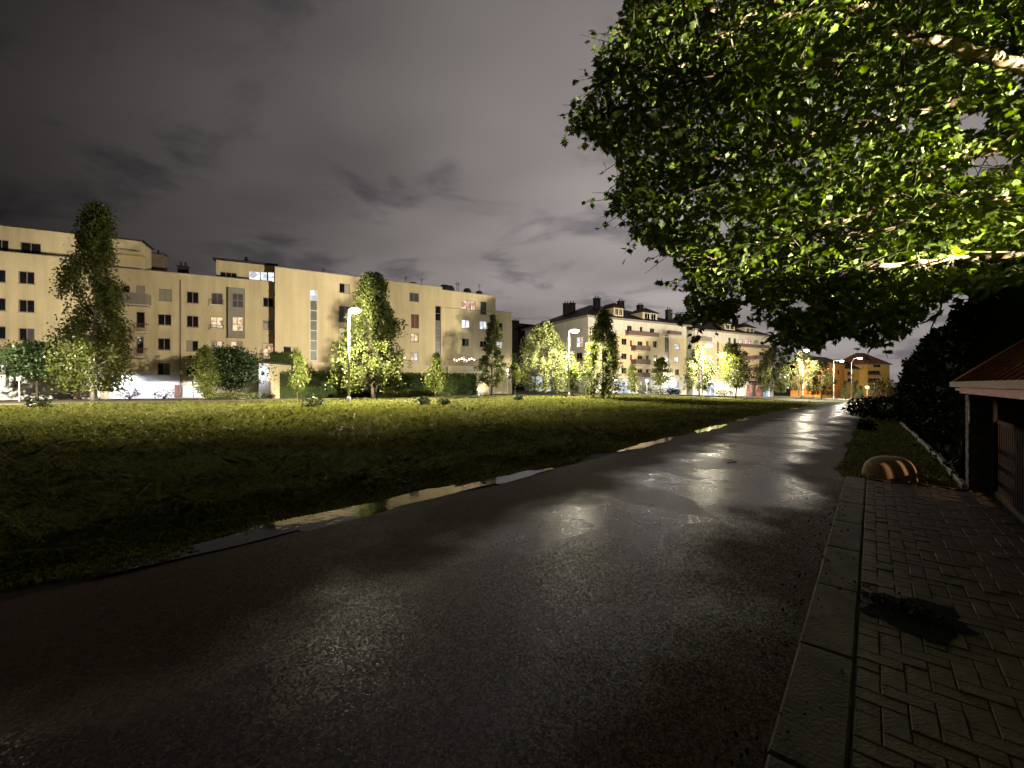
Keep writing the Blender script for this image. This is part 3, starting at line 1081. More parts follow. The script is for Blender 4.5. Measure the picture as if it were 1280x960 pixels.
class Facade:
    def __init__(s, root, P0, P1):
        s.root = root
        s.P0, s.P1 = Vector(P0), Vector(P1)
        s.t = (s.P1 - s.P0).normalized()
        s.L = (s.P1 - s.P0).length
        s.rot = math.atan2(s.t.y, s.t.x)
        s.o = Vector(root.location)
        s.holes = []

    def uz(s, px, py, off=0.0):
        """where the line of sight of a picture point meets the facade plane set off outward by off metres"""
        n = Vector((s.t.y, -s.t.x))
        q = s.P0 + n * off
        a = (px - 640) / F
        u = (a * q.y - q.x) / (s.t.x - a * s.t.y)
        Y = q.y + s.t.y * u
        return u, pz(py, Y)

    def loc(s, u, z, out=0.0):
        n = Vector((s.t.y, -s.t.x))
        p = s.P0 + s.t * u + n * out
        return (p.x - s.o.x, p.y - s.o.y, z - s.o.z)

    def rect(s, x0, x1, y0, y1):
        u0, za = s.uz(x0, y0)
        u1, zb = s.uz(x1, y1)
        uc, z0 = s.uz((x0 + x1) / 2, y1)
        _, z1 = s.uz((x0 + x1) / 2, y0)
        return u0, u1, z0, z1

    def window(s, x0, x1, y0, y1, style='d', nx_=2, ny_=1, sill=True, fr=0.07, fm='frame', name='window'):
        u0, u1, z0, z1 = s.rect(x0, x1, y0, y1)
        return s.window_uz(u0, u1, z0, z1, style, nx_, ny_, sill, fr, fm, name)

    def window_uz(s, u0, u1, z0, z1, style='d', nx_=2, ny_=1, sill=True, fr=0.07, fm='frame', name='window', hole=True, out=0.0):
        fme, panes, pmb, sme, pw_, ph_, w, h = window_meshes(u1 - u0, z1 - z0, nx_, ny_, fr, fm)
        if hole:
            s.holes.append((u0, u0 + w, z0, z0 + h))
        wo_ = link(name, fme, s.root, s.loc(u0, z0, out), s.rot)
        k = 0
        for j in range(ny_):
            for i in range(nx_):
                st = style[k % len(style)]
                k += 1
                if st not in panes:
                    panes[st] = pmb.mesh('pane', M[STYLE[st]])
                link('pane', panes[st], wo_, (i * pw_ + fr, 0, j * ph_ + fr))
        if sill:
            link('sill', sme, wo_)
        return wo_

    def wall(s, z0, z1, mat, u0=0.0, u1=None, name='wall', depth=0.16):
        """the outer wall with true openings and their reveals"""
        u1 = s.L if u1 is None else u1
        hs = [h for h in s.holes if h[1] > u0 and h[0] < u1 and h[3] > z0 and h[2] < z1]
        us = sorted({u0, u1} | {min(max(x, u0), u1) for h in hs for x in h[:2]})
        zs = sorted({z0, z1} | {min(max(x, z0), z1) for h in hs for x in h[2:]})
        m = MB()
        for a, b in zip(us, us[1:]):
            run = None
            for c, d in zip(zs, zs[1:]):
                um, zm = (a + b) / 2, (c + d) / 2
                hit = any(h[0] < um < h[1] and h[2] < zm < h[3] for h in hs)
                if not hit:
                    run = (run[0], d) if run else (c, d)
                if hit and run:
                    m.quad((a, 0, run[0]), (b, 0, run[0]), (b, 0, run[1]), (a, 0, run[1]))
                    run = None
            if run:
                m.quad((a, 0, run[0]), (b, 0, run[0]), (b, 0, run[1]), (a, 0, run[1]))
        for h in hs:
            a, b, c, d = max(h[0], u0), min(h[1], u1), max(h[2], z0), min(h[3], z1)
            m.quad((a, 0, c), (a, depth, c), (a, depth, d), (a, 0, d))
            m.quad((b, depth, c), (b, 0, c), (b, 0, d), (b, depth, d))
            m.quad((a, depth, c), (a, 0, c), (b, 0, c), (b, depth, c))
            m.quad((a, 0, d), (a, depth, d), (b, depth, d), (b, 0, d))
        p = s.loc(0, s.o.z)
        for i, v in enumerate(m.v):
            m.v[i] = (v[0], v[1], v[2] - s.o.z)
        return m.build(name, M[mat], s.root, p, s.rot)

    def box(s, name, u0, u1, z0, z1, out0, out1, mat, parent=None, n=None):
        """box from out0 to out1 metres in front of the facade (negative: behind)"""
        m = MB()
        m.box(0, u1 - u0, -out1, -out0, 0, z1 - z0)
        if parent:
            return m.build(name, M[mat], parent, tuple(Vector(s.loc(u0, z0)) - Vector(parent.location)), 0)
        return m.build(name, M[mat], s.root, s.loc(u0, z0), s.rot)

    def balcony(s, x0, x1, y0, y1, mat='rail', slab='plaster_white', d=1.2, solid=False):
        """slab with a railing; picture box read where the railing stands"""
        u0, _ = s.uz(x0, y0, d)
        u1, _ = s.uz(x1, y0, d)
        _, zt = s.uz((x0 + x1) / 2, y0, d)
        _, zb = s.uz((x0 + x1) / 2, y1, d)
        w = u1 - u0
        m = MB()
        m.box(0, w, -d, -0.004, 0, 0.16)
        b = m.build('balcony', M[slab], s.root, s.loc(u0, zb), s.rot)
        r_ = MB()
        h = zt - zb
        if solid:
            r_.box(0, w, -d - 0.04, -d + 0.02, 0.10, h)
            r_.box(0, 0.05, -d + 0.03, -0.01, 0.17, h)
            r_.box(w - 0.05, w, -d + 0.03, -0.01, 0.17, h)
        else:
            r_.box(0, w, -d - 0.02, -d + 0.02, h - 0.06, h)
            r_.box(0.03, 0.06, -d + 0.03, -0.01, h - 0.06, h)
            r_.box(w - 0.06, w - 0.03, -d + 0.03, -0.01, h - 0.06, h)
            k = max(3, int(w / 0.14))
            for i in range(k + 1):
                x = 0.02 + (w - 0.04) * i / k
                r_.box(x - 0.018, x + 0.018, -d - 0.012, -d + 0.012, 0.165, h - 0.06)
        r_.build('railing', M[mat], b)
        return b


def chimney(root, x, y, z0, z1, w, mat='chimney', pots=2):
    """x, y, z in world terms"""
    o = Vector(root.location)
    m = MB()
    m.box(-w / 2, w / 2, -w * 0.35, w * 0.35, 0, z1 - z0)
    c = m.build('chimney', M[mat], root, (x - o.x, y - o.y, z0 - o.z), R(20))
    t = MB()
    t.box(-w / 2 - 0.1, w / 2 + 0.1, -w * 0.35 - 0.1, w * 0.35 + 0.1, z1 - z0 + 0.003, z1 - z0 + 0.13)
    t.build('chimney_cap', M['roof_felt'], c)
    for k in range(pots):
        q = MB()
        q.lathe([(0.0, 0.0), (0.10, 0.0), (0.10, 0.4), (0.15, 0.42), (0.05, 0.55), (0, 0.55)], 8, ((k + 0.5) / pots * w - w / 2, 0, z1 - z0 + 0.134))
        q.build('chimney_pot', M['metal_dark'], c)
    return c


def antenna(root, x, y, z0, h):
    o = Vector(root.location)
    m = MB()
    m.tube([(0, 0, 0), (0, 0, h)], 0.035, 5)
    m.tube([(-0.35, 0, h * 0.86), (0.35, 0.1, h * 0.86)], 0.02, 4)
    m.tube([(-0.25, 0, h * 0.72), (0.25, 0.1, h * 0.72)], 0.02, 4)
    return m.build('antenna', M['metal_dark'], root, (x - o.x, y - o.y, z0 - o.z))


def vent(root, x, y, z0, w, h):
    o = Vector(root.location)
    m = MB()
    m.lathe([(0, 0), (w, 0), (w * 0.92, h * 0.55), (w * 0.6, h * 0.9), (0, h)], 10)
    return m.build('roof_vent', M['metal_dark'], root, (x - o.x, y - o.y, z0 - o.z))


def plan_pt(px, Y):
    return Vector(((px - 640) / F * Y, Y))


def Yvp(px, vp, px0, Y0):
    return Y0 * (vp - px0) / (vp - px)


# ================================================================= building A, left block
def roof_line(f, u0, u1, z, mat='plaster_grey', h=0.06):
    f.box('coping', u0 - 0.05, u1 + 0.05, z + 0.002, z + h, -0.45, 0.07, mat)


G0 = 0.0
# --- projecting corner part and the lower middle part: one block
rootA = thing('apartment_block', 'long cream apartment block at the left, four storeys over white garages', 'apartment building', (-40, 50, 0))
a0, a1 = plan_pt(-90, Yvp(-90, 1750, 33, 43)), plan_pt(126, Yvp(126, 1750, 33, 43))
fA0 = Facade(rootA, a0, a1)
for (x0, x1) in ((-14, 8), (23, 43.5), (-62, -42)):
    for (y0, y1), st in zip(((340, 355.5), (375.5, 391), (411, 426.5)), ('d', 'dd', 'dg')):
        fA0.window(x0, x1, y0 + (33 - x0) * -0.06, y1 + (33 - x0) * -0.06, st if x0 > 0 else 'd', 2)
fA0.window(5, 12.6, 463, 484, 'g', 1, 2, sill=False, fm='frame_white')
fA0.window(16.5, 27, 463, 484, 'g', 1, 2, sill=False)
zA0 = 15.05
fA0.wall(3.9, zA0, 'plaster')
fA0.wall(-0.6, 3.897, 'garage_white', name='base_wall')
roof_line(fA0, 0, fA0.L, zA0)
# body behind
nA0 = Vector((-fA0.t.y, fA0.t.x))
e0, e1 = a0 + nA0 * 12, a1 + nA0 * 12
oA = Vector((-40, 50))


def body(root, pts, z0, z1, mat, top='roof_felt', skip=(0,)):
    o = Vector(root.location)
    m = MB()
    n = len(pts)
    for i in range(n):
        if i in skip:                           # the front has its own wall
            continue
        a, b = pts[i], pts[(i + 1) % n]
        m.quad((a.x - o.x, a.y - o.y, z0 - o.z), (b.x - o.x, b.y - o.y, z0 - o.z), (b.x - o.x, b.y - o.y, z1 - o.z), (a.x - o.x, a.y - o.y, z1 - o.z))
    m.build('wall', M[mat], root)
    t = MB()
    t.poly([(p.x - o.x, p.y - o.y, z1 - o.z - 0.03) for p in pts])
    t.build('roof', M[top], root)


body(rootA, [a0, a1, e1, e0], -0.6, zA0, 'plaster')
# set-back attic storey on the corner part, with its flat eave
t0, t1 = a0 + nA0 * 1.6, a1 + nA0 * 1.6 + fA0.t * 3.0
fAt = Facade(rootA, t0, t1)
fAt.window(-8, 10, 300, 315, 'd', 2, sill=False)
fAt.window(25, 51, 303, 318.5, 'd', 2, sill=False)
fAt.window(-60, -36, 294, 309, 'd', 2, sill=False)
fAt.wall(zA0 - 0.04, 18.1, 'plaster')
fAt.box('eave', -0.2, fAt.L + 0.3, 18.103, 18.2, -3.2, 0.25, 'roof_felt')
fAt.box('side_wall', fAt.L - 0.2, fAt.L - 0.02, zA0 - 0.02, 18.09, -3.2, -0.003, 'plaster')
u_, z_ = fAt.uz(150, 320)
fAt.box('canopy', fAt.L - 4.4, fAt.L + 0.5, 16.3, 16.62, 0.01, 1.1, 'plaster')
antenna(rootA, *pw(23, 290, 46).xy, 18.2, 0.9)
chimney(rootA, *plan_pt(198, 53), 14.8, pz(319, 53), 1.5, pots=1)
chimney(rootA, *plan_pt(229, 54), 14.8, pz(334, 54), 1.0, 'roof_felt', pots=2)
vent(rootA, *plan_pt(238, 54), 14.9, 0.5, 0.5)
vent(rootA, *plan_pt(257, 55), 14.9, 0.6, 0.6)
# --- middle part
b0, b1 = plan_pt(120, Yvp(120, 1761, 205, 49.4)), plan_pt(343, Yvp(343, 1761, 205, 49.4))
fA1 = Facade(rootA, b0, b1)
fA1.window(151, 162, 357, 372, 'd', 1, sill=False)
fA1.window(170, 181, 357, 372, 'b', 1, sill=False)
fA1.window(170, 181, 390, 410, 'd', 1, sill=False)
fA1.window(170, 180, 421, 442, 'd', 1, sill=False)
fA1.window(198.5, 214, 361.7, 376, 'b', 2)
fA1.window(197, 213.6, 392.5, 406.5, 'd', 2)
fA1.window(197, 213.2, 423, 437.5, 'd', 2)
fA1.window(196.7, 212, 454, 468.5, 'dg', 2)
fA1.window(233, 248.6, 365, 379, 'd', 2)
fA1.window(233, 248.6, 395, 409, 'd', 2)
fA1.window(232.7, 248, 425.3, 439, 'bd', 2)
fA1.window(232.7, 247, 455, 469.5, 'd', 2)
fA1.window(264, 279, 366, 380.5, 'g', 2)
fA1.window(263, 279, 396, 410, 'w', 2)
fA1.window(263.5, 278.5, 426.3, 440, 'hw', 2)
fA1.window(288, 303, 427, 440.5, 'wb', 2)
fA1.window(328.6, 342.3, 372, 383.6, 'd', 2)
fA1.window(328.6, 342.3, 400.6, 412, 'hb', 2)
fA1.window(327.5, 341.5, 429, 449, 'w', 2, sill=False)
# white garage fronts with brick pier between, and the lit entrance behind the birch
gu0, gu1, gz0_, gz1_ = fA1.rect(167.6, 218, 482, 497)
hu0, hu1, _, _ = fA1.rect(225.6, 258, 482, 497)
_, zline = fA1.uz(200, 482)
_, zup = fA1.uz(200, 465)
fA1.holes.append((gu0, gu1, 0.0, zline))
fA1.holes.append((hu0, hu1, 0.0, zline))
zA1 = 14.9
fA1.wall(zup, zA1, 'plaster')
fA1.wall(-0.5, zup - 0.003, 'garage_white', 0, fA1.uz(226, 480)[0], name='base_wall')
fA1.wall(-0.5, zup - 0.003, 'plaster', fA1.uz(226, 480)[0] + 0.003, fA1.L, name='base_wall')
for (q0, q1) in ((gu0, gu1), (hu0, hu1)):
    n_ = max(2, int((q1 - q0) / 2.4))
    for k in range(n_):
        w_ = (q1 - q0) / n_
        gd_ = fA1.box('garage_door', q0 + k * w_ + 0.05, q0 + (k + 1) * w_ - 0.05, 0.03, zline - 0.03, -0.14, -0.08, 'garage_white')
        for j in range(1, 5):
            g_ = MB()
            g_.box(0.03, w_ - 0.13, 0.066, 0.0795, j * (zline - 0.06) / 5 - 0.015, j * (zline - 0.06) / 5 + 0.015)
            gg = g_.build('door_rib', M['plaster_white'], gd_)
brk = MB()
for j in range(12):
    for i in range(3):
        brk.box(i * 0.26, i * 0.26 + 0.245, -0.06, -0.003, j * 0.125, j * 0.125 + 0.11)
brk.build('brick_pier', M['brick_dark'], rootA, fA1.loc(fA1.uz(218, 480)[0] + 0.02, 0.0), fA1.rot)
roof_line(fA1, fAt.L * 0 + 0.0, fA1.L - 0.3, zA1)
nA1 = Vector((-fA1.t.y, fA1.t.x))
body(rootA, [b0, b1, b1 + nA1 * 12, b0 + nA1 * 12], -0.5, zA1, 'plaster')
fA1.balcony(149, 184, 366, 381, 'plaster_grey', solid=True, d=1.3)
fA1.balcony(168, 183, 404, 416, 'rail', d=0.9)
fA1.balcony(168, 183, 435, 447, 'rail', d=0.9)
fA1.balcony(262, 280, 374, 382, 'rail', d=0.35)
fA1.balcony(262, 280, 406, 412, 'rail', d=0.35)
fA1.balcony(325, 344, 441, 450, 'rail', d=0.35)
# downpipe and string courses
dpm = MB()
dpm.tube([(0, -0.08, 0), (0, -0.08, zA1 - 1.2)], 0.06, 7)
dpm.build('downpipe', M['sill'], rootA, fA1.loc(fA1.uz(226, 400)[0], 0.4), fA1.rot)
for py_ in (451,):
    _, zz = fA1.uz(210, py_)
    fA1.box('string_course', fA1.uz(175, 450)[0], fA1.uz(262, 450)[0], zz - 0.06, zz, 0.002, 0.05, 'plaster')
# grey bay with two windows
bu0, bu1, bz0, bz1 = fA1.rect(286, 306, 361, 422.5)
fA1.box('bay', bu0, bu1, bz0, bz1, 0.002, 0.5, 'plaster_grey')
fBay = Facade(rootA, fA1.P0 + Vector((fA1.t.y, -fA1.t.x)) * 0.64, fA1.P1 + Vector((fA1.t.y, -fA1.t.x)) * 0.64)
for (y0, y1, st) in ((366, 384.5, 'g'), (395.6, 414, 'w')):
    q = fBay.rect(290, 304, y0, y1)
    fBay.window_uz(*q, st, 2, 2, False, 0.07, 'frame', hole=False)
# low attic with three lit panes
c0, c1 = b0 + nA1 * 1.8, b1 + nA1 * 1.8
fAc = Facade(rootA, c0, c1)
cu0, cz0 = fAc.uz(270, 345)
fAc.window(311, 325, 339.5, 352.5, 'c', 1, sill=False, fm='frame_white')
fAc.window(325.4, 334, 339.8, 352.8, 'c', 1, sill=False, fm='frame_white')
fAc.window(334.4, 343, 340.2, 353, 'c', 1, sill=False, fm='frame_white')
fAc.window(275, 296, 340, 349, 'd', 3, sill=False)
_, zac = fAc.uz(300, 328)
fAc.wall(zA1 - 0.05, zac, 'plaster', cu0, fAc.L + 0.3)
fAc.box('eave', cu0 - 0.3, fAc.L + 0.3, zac + 0.003, zac + 0.18, -7, 0.55, 'roof_felt')
fAc.box('side_wall', cu0 + 0.01, cu0 + 0.2, zA1 - 0.02, zac - 0.01, -7, -0.003, 'plaster_grey')
vent(rootA, *plan_pt(308, 55), zac + 0.15, 0.25, 0.9)

# ================================================================= building A, taller right block
rootT = thing('apartment_block', 'taller cream block with two tall stair windows, rising behind the clipped green hedge', 'apartment building', (-10, 62, 0))
d0, d1 = plan_pt(343.6, Yvp(343.6, 1541, 520, 61)), plan_pt(553, Yvp(553, 1541, 520, 61))
fT = Facade(rootT, d0, d1)
ZT = 16.25
fT.window(387.3, 397.3, 362.5, 451, 'ssssssc', 1, 7, sill=False, fm='frame_white', name='stair_window')
fT.window(424, 438, 354.5, 366.5, 'db', 2)
fT.window(423.6, 439, 383, 403, 'g', 2)
fT.window(423.6, 436, 410, 422, 'hd', 2)
fT.window(511.8, 523.8, 366, 377, 'g', 2)
fT.window(513.7, 523.8, 392.7, 410.5, 'r', 2, sill=False)
fT.window(513.2, 523, 416.5, 427.5, 'w', 2)
fT.window(512.5, 522.5, 440.6, 451, 'wc', 2)
fT.window(512.2, 522.5, 465.5, 471, 'b', 2)
fT.window(544, 551, 382, 447, 'sssssdd', 1, 7, sill=False, name='stair_window')
fT.window(354, 364, 433, 441, 'd', 1)
fT.window(389.5, 396.5, 443, 453.5, 'd', 1) if False else None
fT.wall(-0.3, ZT, 'plaster_b')
roof_line(fT, 0, fT.L, ZT)
nT = Vector((-fT.t.y, fT.t.x))
body(rootT, [d0, d1, d1 + nT * 13, d0 + nT * 13], -0.3, ZT, 'plaster_b')
# right end part, slightly set back, lower last bay
f0 = fT.P1 + nT * 1.0
f1_ = fT.P0 + nT * 1.0 + fT.t * (Facade(rootT, fT.P0 + nT, fT.P1 + nT).uz(619.5, 400)[0])
fE = Facade(rootT, f0, f1_)
fE.window(576.7, 595, 375.5, 388, 'p', 3, sill=False)
fE.window(600.5, 608.2, 377, 393, 'g', 1, 1)
fE.window(577, 587, 399.3, 410.6, 'c', 2)
fE.window(599.5, 608.2, 401.5, 412, 'c', 2)
fE.window(577.5, 586.5, 423.2, 432.5, 'dg', 2)
fE.window(600, 608, 426, 434, 'd', 2)
fE.window(577, 586, 444, 454.5, 'h', 2)
ZE = ZT - 0.15
fE.wall(-0.3, ZE, 'plaster_b')
roof_line(fE, 0, fE.L, ZE)
body(rootT, [f0, f1_, f1_ + nT * 11, f0 + nT * 11], -0.3, ZE, 'plaster_b')
fE.box('string_course', 0.0, fE.L, 13.4, 13.47, 0.002, 0.05, 'plaster_grey')
h0 = f1_ + nT * 0.3
h1 = Vector(Facade(rootT, f0 + nT * 0.3, f1_ + nT * 0.3).P0) + fT.t * Facade(rootT, f0 + nT * 0.3, f1_ + nT * 0.3).uz(640, 400)[0]
fH = Facade(rootT, h0, h1)
fH.window(621, 628.5, 403.6, 414, 'd', 1)
fH.window(620, 628.5, 427, 435, 'c', 2)
ZH = pz(391, h1.y)
fH.wall(-0.3, ZH, 'plaster_b')
roof_line(fH, 0, fH.L, ZH)
body(rootT, [h0, h1, h1 + nT * 10, h0 + nT * 10], -0.3, ZH, 'plaster_b')
# terrace along the first floor
ttop = pz(459, 58)
fT.box('terrace', fT.uz(384, 460)[0], fT.L + 0.0, -0.2, 4.1, 0.003, 1.8, 'plaster_b')
fT.box('terrace_coping', fT.uz(384, 460)[0] - 0.05, fT.L + 0.05, 4.103, 4.3, 0.003, 1.9, 'plaster_white')
fE.box('terrace', 0.05, fE.L * 0.72, -0.2, 4.3, 0.003, 3.0, 'plaster_b')
rl = MB()
for k in range(int(fE.L * 0.7 / 0.16)):
    rl.box(k * 0.16, k * 0.16 + 0.025, -2.95, -2.92, 0, 0.9)
rl.box(0, fE.L * 0.7, -2.96, -2.91, 0.9, 0.95)
rl.build('railing', M['rail'], rootT, fE.loc(0.1, 4.303), fE.rot)
for px_, w_, h_ in ((404, 0.2, 1.2), (459, 0.15, 1.5), (465, 0.15, 1.4), (507, 0.15, 1.5), (527, 0.15, 1.5), (571, 0.15, 1.6), (573, 0.15, 1.6), (599, 0.15, 1.8)):
    Yq = Yvp(px_, 1541, 520, 61) + 2
    antenna(rootT, *plan_pt(px_, Yq), ZT, h_)
for px_, w_, h_ in ((516, 0.8, 0.8), (556, 1.0, 1.0), (562, 0.8, 1.0), (584, 0.7, 0.9), (599, 0.6, 0.7), (360, 0.5, 0.5)):
    Yq = Yvp(px_, 1541, 520, 61) + 2.4
    vent(rootT, *plan_pt(px_, Yq), ZT, w_, h_)
# festoon bulbs over the terrace
bl = thing('festoon_lights', 'string of small lit bulbs hanging over the terrace of the cream block', 'string lights', (*plan_pt(580, 64), 5.6))
wire = []
fl = Vector(bl.location)
for k in range(9):
    u, z = fE.uz(568 + k * 3.1, 449.5 + 1.2 * math.sin(k * 1.6), 2.0)
    p = Vector(fE.loc(u, z, 2.0)) + Vector((rootT.location)) - fl
    wire.append(p + Vector((0, 0, 0.14)))
    q = MB()
    q.lathe([(0, -0.09), (0.07, -0.06), (0.09, 0), (0.06, 0.07), (0.02, 0.1), (0, 0.1)], 8, p)
    q.build('bulb', M['bulb'], bl)
q = MB()
q.tube(wire, 0.015, 4)
q.build('wire', M['metal_dark'], bl)

# ================================================================= hip-roofed buildings
def hip_roof(root, pts, ze, zr, inset, over=0.6, mat='roof_tile'):
    """pts: four eave corners, counter-clockwise from the front left; ridge runs along the long side"""
    o = Vector(root.location)
    c = sum((Vector(p) for p in pts), Vector((0, 0))) / 4
    P = [Vector(p) + (Vector(p) - c).normalized() * over * 1.4 for p in pts]
    a = (P[0] + P[3]) / 2
    b = (P[1] + P[2]) / 2
    d = (b - a).normalized()
    ra, rb = a + d * inset, b - d * inset
    E = [(p.x - o.x, p.y - o.y, ze - o.z) for p in P]
    A, B = (ra.x - o.x, ra.y - o.y, zr - o.z), (rb.x - o.x, rb.y - o.y, zr - o.z)
    m = MB()
    m.poly([E[0], E[1], B, A])
    m.poly([E[1], E[2], B])
    m.poly([E[2], E[3], A, B])
    m.poly([E[3], E[0], A])
    r_ = m.build('roof', M[mat], root)
    g = MB()
    g.prism([(e[0], e[1]) for e in E], ze - o.z - 0.32, ze - o.z - 0.004)
    g.build('gutter', M['plaster_grey'], root)
    return r_, ra, rb


def dormer(f, x0, x1, y0, y1, root, slope_back=4.0, back=1.2, style='d'):
    fb = Facade(root, f.P0 - Vector((f.t.y, -f.t.x)) * back, f.P1 - Vector((f.t.y, -f.t.x)) * back)
    u0, u1, z0, z1 = fb.rect(x0, x1, y0, y1)
    m = MB()
    m.box(0, u1 - u0, 0, slope_back, -0.7, z1 - z0)
    d_ = m.build('dormer', M['plaster_b'], root, fb.loc(u0, z0), fb.rot)
    w = u1 - u0
    r_ = MB()
    zt = z1 - z0
    e = 0.35
    r_.poly([(-e, -e, zt), (w + e, -e, zt), (w / 2 + 0.2, 1.2, zt + 1.15), (w / 2 - 0.2, 1.2, zt + 1.15)])
    r_.poly([(w + e, -e, zt), (w + e, slope_back, zt), (w / 2 + 0.2, slope_back, zt + 1.15), (w / 2 + 0.2, 1.2, zt + 1.15)])
    r_.poly([(-e, slope_back, zt), (-e, -e, zt), (w / 2 - 0.2, 1.2, zt + 1.15), (w / 2 - 0.2, slope_back, zt + 1.15)])
    r_.poly([(w / 2 - 0.2, 1.2, zt + 1.15), (w / 2 + 0.2, 1.2, zt + 1.15), (w / 2 + 0.2, slope_back, zt + 1.15), (w / 2 - 0.2, slope_back, zt + 1.15)])
    r_.box(-e, w + e, -e, slope_back, zt - 0.12, zt - 0.005)
    r_.build('dormer_roof', M['roof_tile'], d_)
    for k in range(2):
        a = w * (0.14 + 0.42 * k)
        q = MB()
        q.box(a, a + w * 0.32, -0.05, -0.004, 0.45, zt - 0.25)
        q.build('dormer_window', M['frame_white'], d_)
        q = MB()
        for i in range(2):
            b = a + 0.08 + i * (w * 0.16 - 0.02)
            q.box(b, b + w * 0.16 - 0.12, -0.07, -0.054, 0.53, zt - 0.33)
        q.build('dormer_pane', M[STYLE[style]], d_)
    return d_


rootB = thing('apartment_house', 'pale four storey house with a dark hipped roof and its corner behind the drooping birch', 'apartment building', (25, 88, -0.6))
vpB = 1586
pc = plan_pt(735, Yvp(735, vpB, 785, 86))
pr = plan_pt(858, Yvp(858, vpB, 785, 86))
tB = (pr - pc).normalized()
nB = Vector((-tB.y, tB.x))
pl = pc + nB * 24
fBr = Facade(rootB, pc, pr)
fBl = Facade(rootB, pl, pc)
ZBe = 15.0
for (x0, x1) in ((777, 783.5),):
    fBr.window(x0, x1, 423.2, 431, 'd', 2)
    fBr.window(x0, x1, 441.5, 449, 'd', 2)
    fBr.window(x0, x1, 460, 467, 'd', 2)
for (y0, y1) in ((425, 433), (443, 450.5)):
    fBr.window(787.5, 790, y0, y1, 'r', 1)
for (y0, y1) in ((426.5, 438), (444.5, 455), (461, 470)):
    fBr.window(797, 803, y0, y1, 'd', 2, sill=False)
    fBr.window(807.5, 811, y0, y1, 'r' if y0 < 430 else 'd', 1, sill=False)
    fBr.window(816.5, 821, y0 - .3, y1 - 3.5, 'd', 2)
fBr.window(784, 790, 407, 416, 'd', 2, sill=False)
fBr.window(800, 803, 408.5, 418.5, 'd', 1, sill=False)
fBr.window(812.5, 818, 410.5, 418, 'd', 2, sill=False)
fBr.window(831, 836.3, 418.5, 452, 'g', 1, 3, sill=False, name='stair_window')
fBr.window(843.5, 849.5, 430, 436.5, 'c', 2)
fBr.window(843, 848.5, 446.5, 453, 'c', 2)
fBr.window(844, 849, 462, 469, 'd', 2)
fBr.window(763.5, 771, 421.5, 429.5, 'w', 2)
fBr.window(737.5, 742, 422, 430, 'w', 2)
fBr.window(746, 753, 420, 430, 'p', 2)
fBr.window(764, 770, 440, 447, 'd', 2)
fBr.window(797, 803, 476, 488, 'w', 2, sill=False)
fBr.window(806, 812, 477, 488, 'h', 2, sill=False)
fBr.window(835, 848, 476, 493, 'S', 3, 2, sill=False, name='shop_window')
fBr.window(771, 790, 477, 492, 'S', 4, 1, sill=False, name='shop_window')
zw = 12.0
fBr.wall(zw, ZBe - 0.3, 'plaster_white')
fBr.wall(3.2, zw - 0.003, 'plaster_b')
fBr.wall(-2.0, 3.197, 'plaster_white', name='base_wall')
fBr.box('string_course', 0, fBr.L, zw - 0.1, zw + 0.1, 0.003, 0.12, 'plaster_white')
fBr.box('projection', fBr.uz(773, 430)[0], fBr.uz(791, 430)[0], 3.3, zw - 0.2, 0.003, 0.0031, 'plaster_b') if False else None
for (y0, y1) in ((432, 438.8), (449.3, 456), (466, 472)):
    fBr.balcony(795, 813, y0, y1, 'rail', d=1.4, solid=True)
fBr.balcony(786, 824, 414.8, 420.5, 'rail', d=1.0, solid=True)
fBr.balcony(838, 852, 414.2, 419, 'rail', d=1.0, solid=True)
fBl.window(683, 689, 424, 432.5, 'w', 2)
fBl.window(720.5, 728.5, 421, 434, 'cp', 2, 2)
fBl.window(720.5, 728, 441, 449, 'd', 2)
fBl.window(719.5, 728, 457, 464, 'w', 2)
fBl.window(706, 712, 457, 464, 'c', 2)
fBl.window(664, 668, 470, 488, 'S', 2, sill=False, name='shop_window')
fBl.window(669, 688, 470, 490, 'S', 4, sill=False, name='shop_window')
fBl.wall(zw, ZBe - 0.3, 'plaster_white')
fBl.wall(3.2, zw - 0.003, 'plaster_white')
fBl.wall(-2.0, 3.197, 'garage_white', name='base_wall')
fBl.balcony(716, 732, 448, 453, 'rail', d=1.0)
body(rootB, [pl, pc, pr, pr + nB * 24], -2.0, ZBe - 0.3, 'plaster_white', skip=(0, 1))
_, ra, rb = hip_roof(rootB, [pc, pr + tB * 1.0, pr + tB * 1.0 + nB * 24, pl], ZBe, 19.9, 11)
dormer(fBr, 767, 779, 384.5, 397, rootB)
dormer(fBr, 803, 821.6, 390.5, 403, rootB)
for px_, py_, Yq in ((708, 379, 96), (715, 378.5, 97), (746, 372.5, 92), (776, 376, 98), (800, 381, 101), (836, 387, 100)):
    zt_ = pz(py_ + 1.0, Yq)
    chimney(rootB, *plan_pt(px_, Yq), zt_ - 3.2, zt_, 1.35, 'roof_felt', pots=2)
# skylights
sk = MB()
for (px_, py_, Yq) in ():
    pass

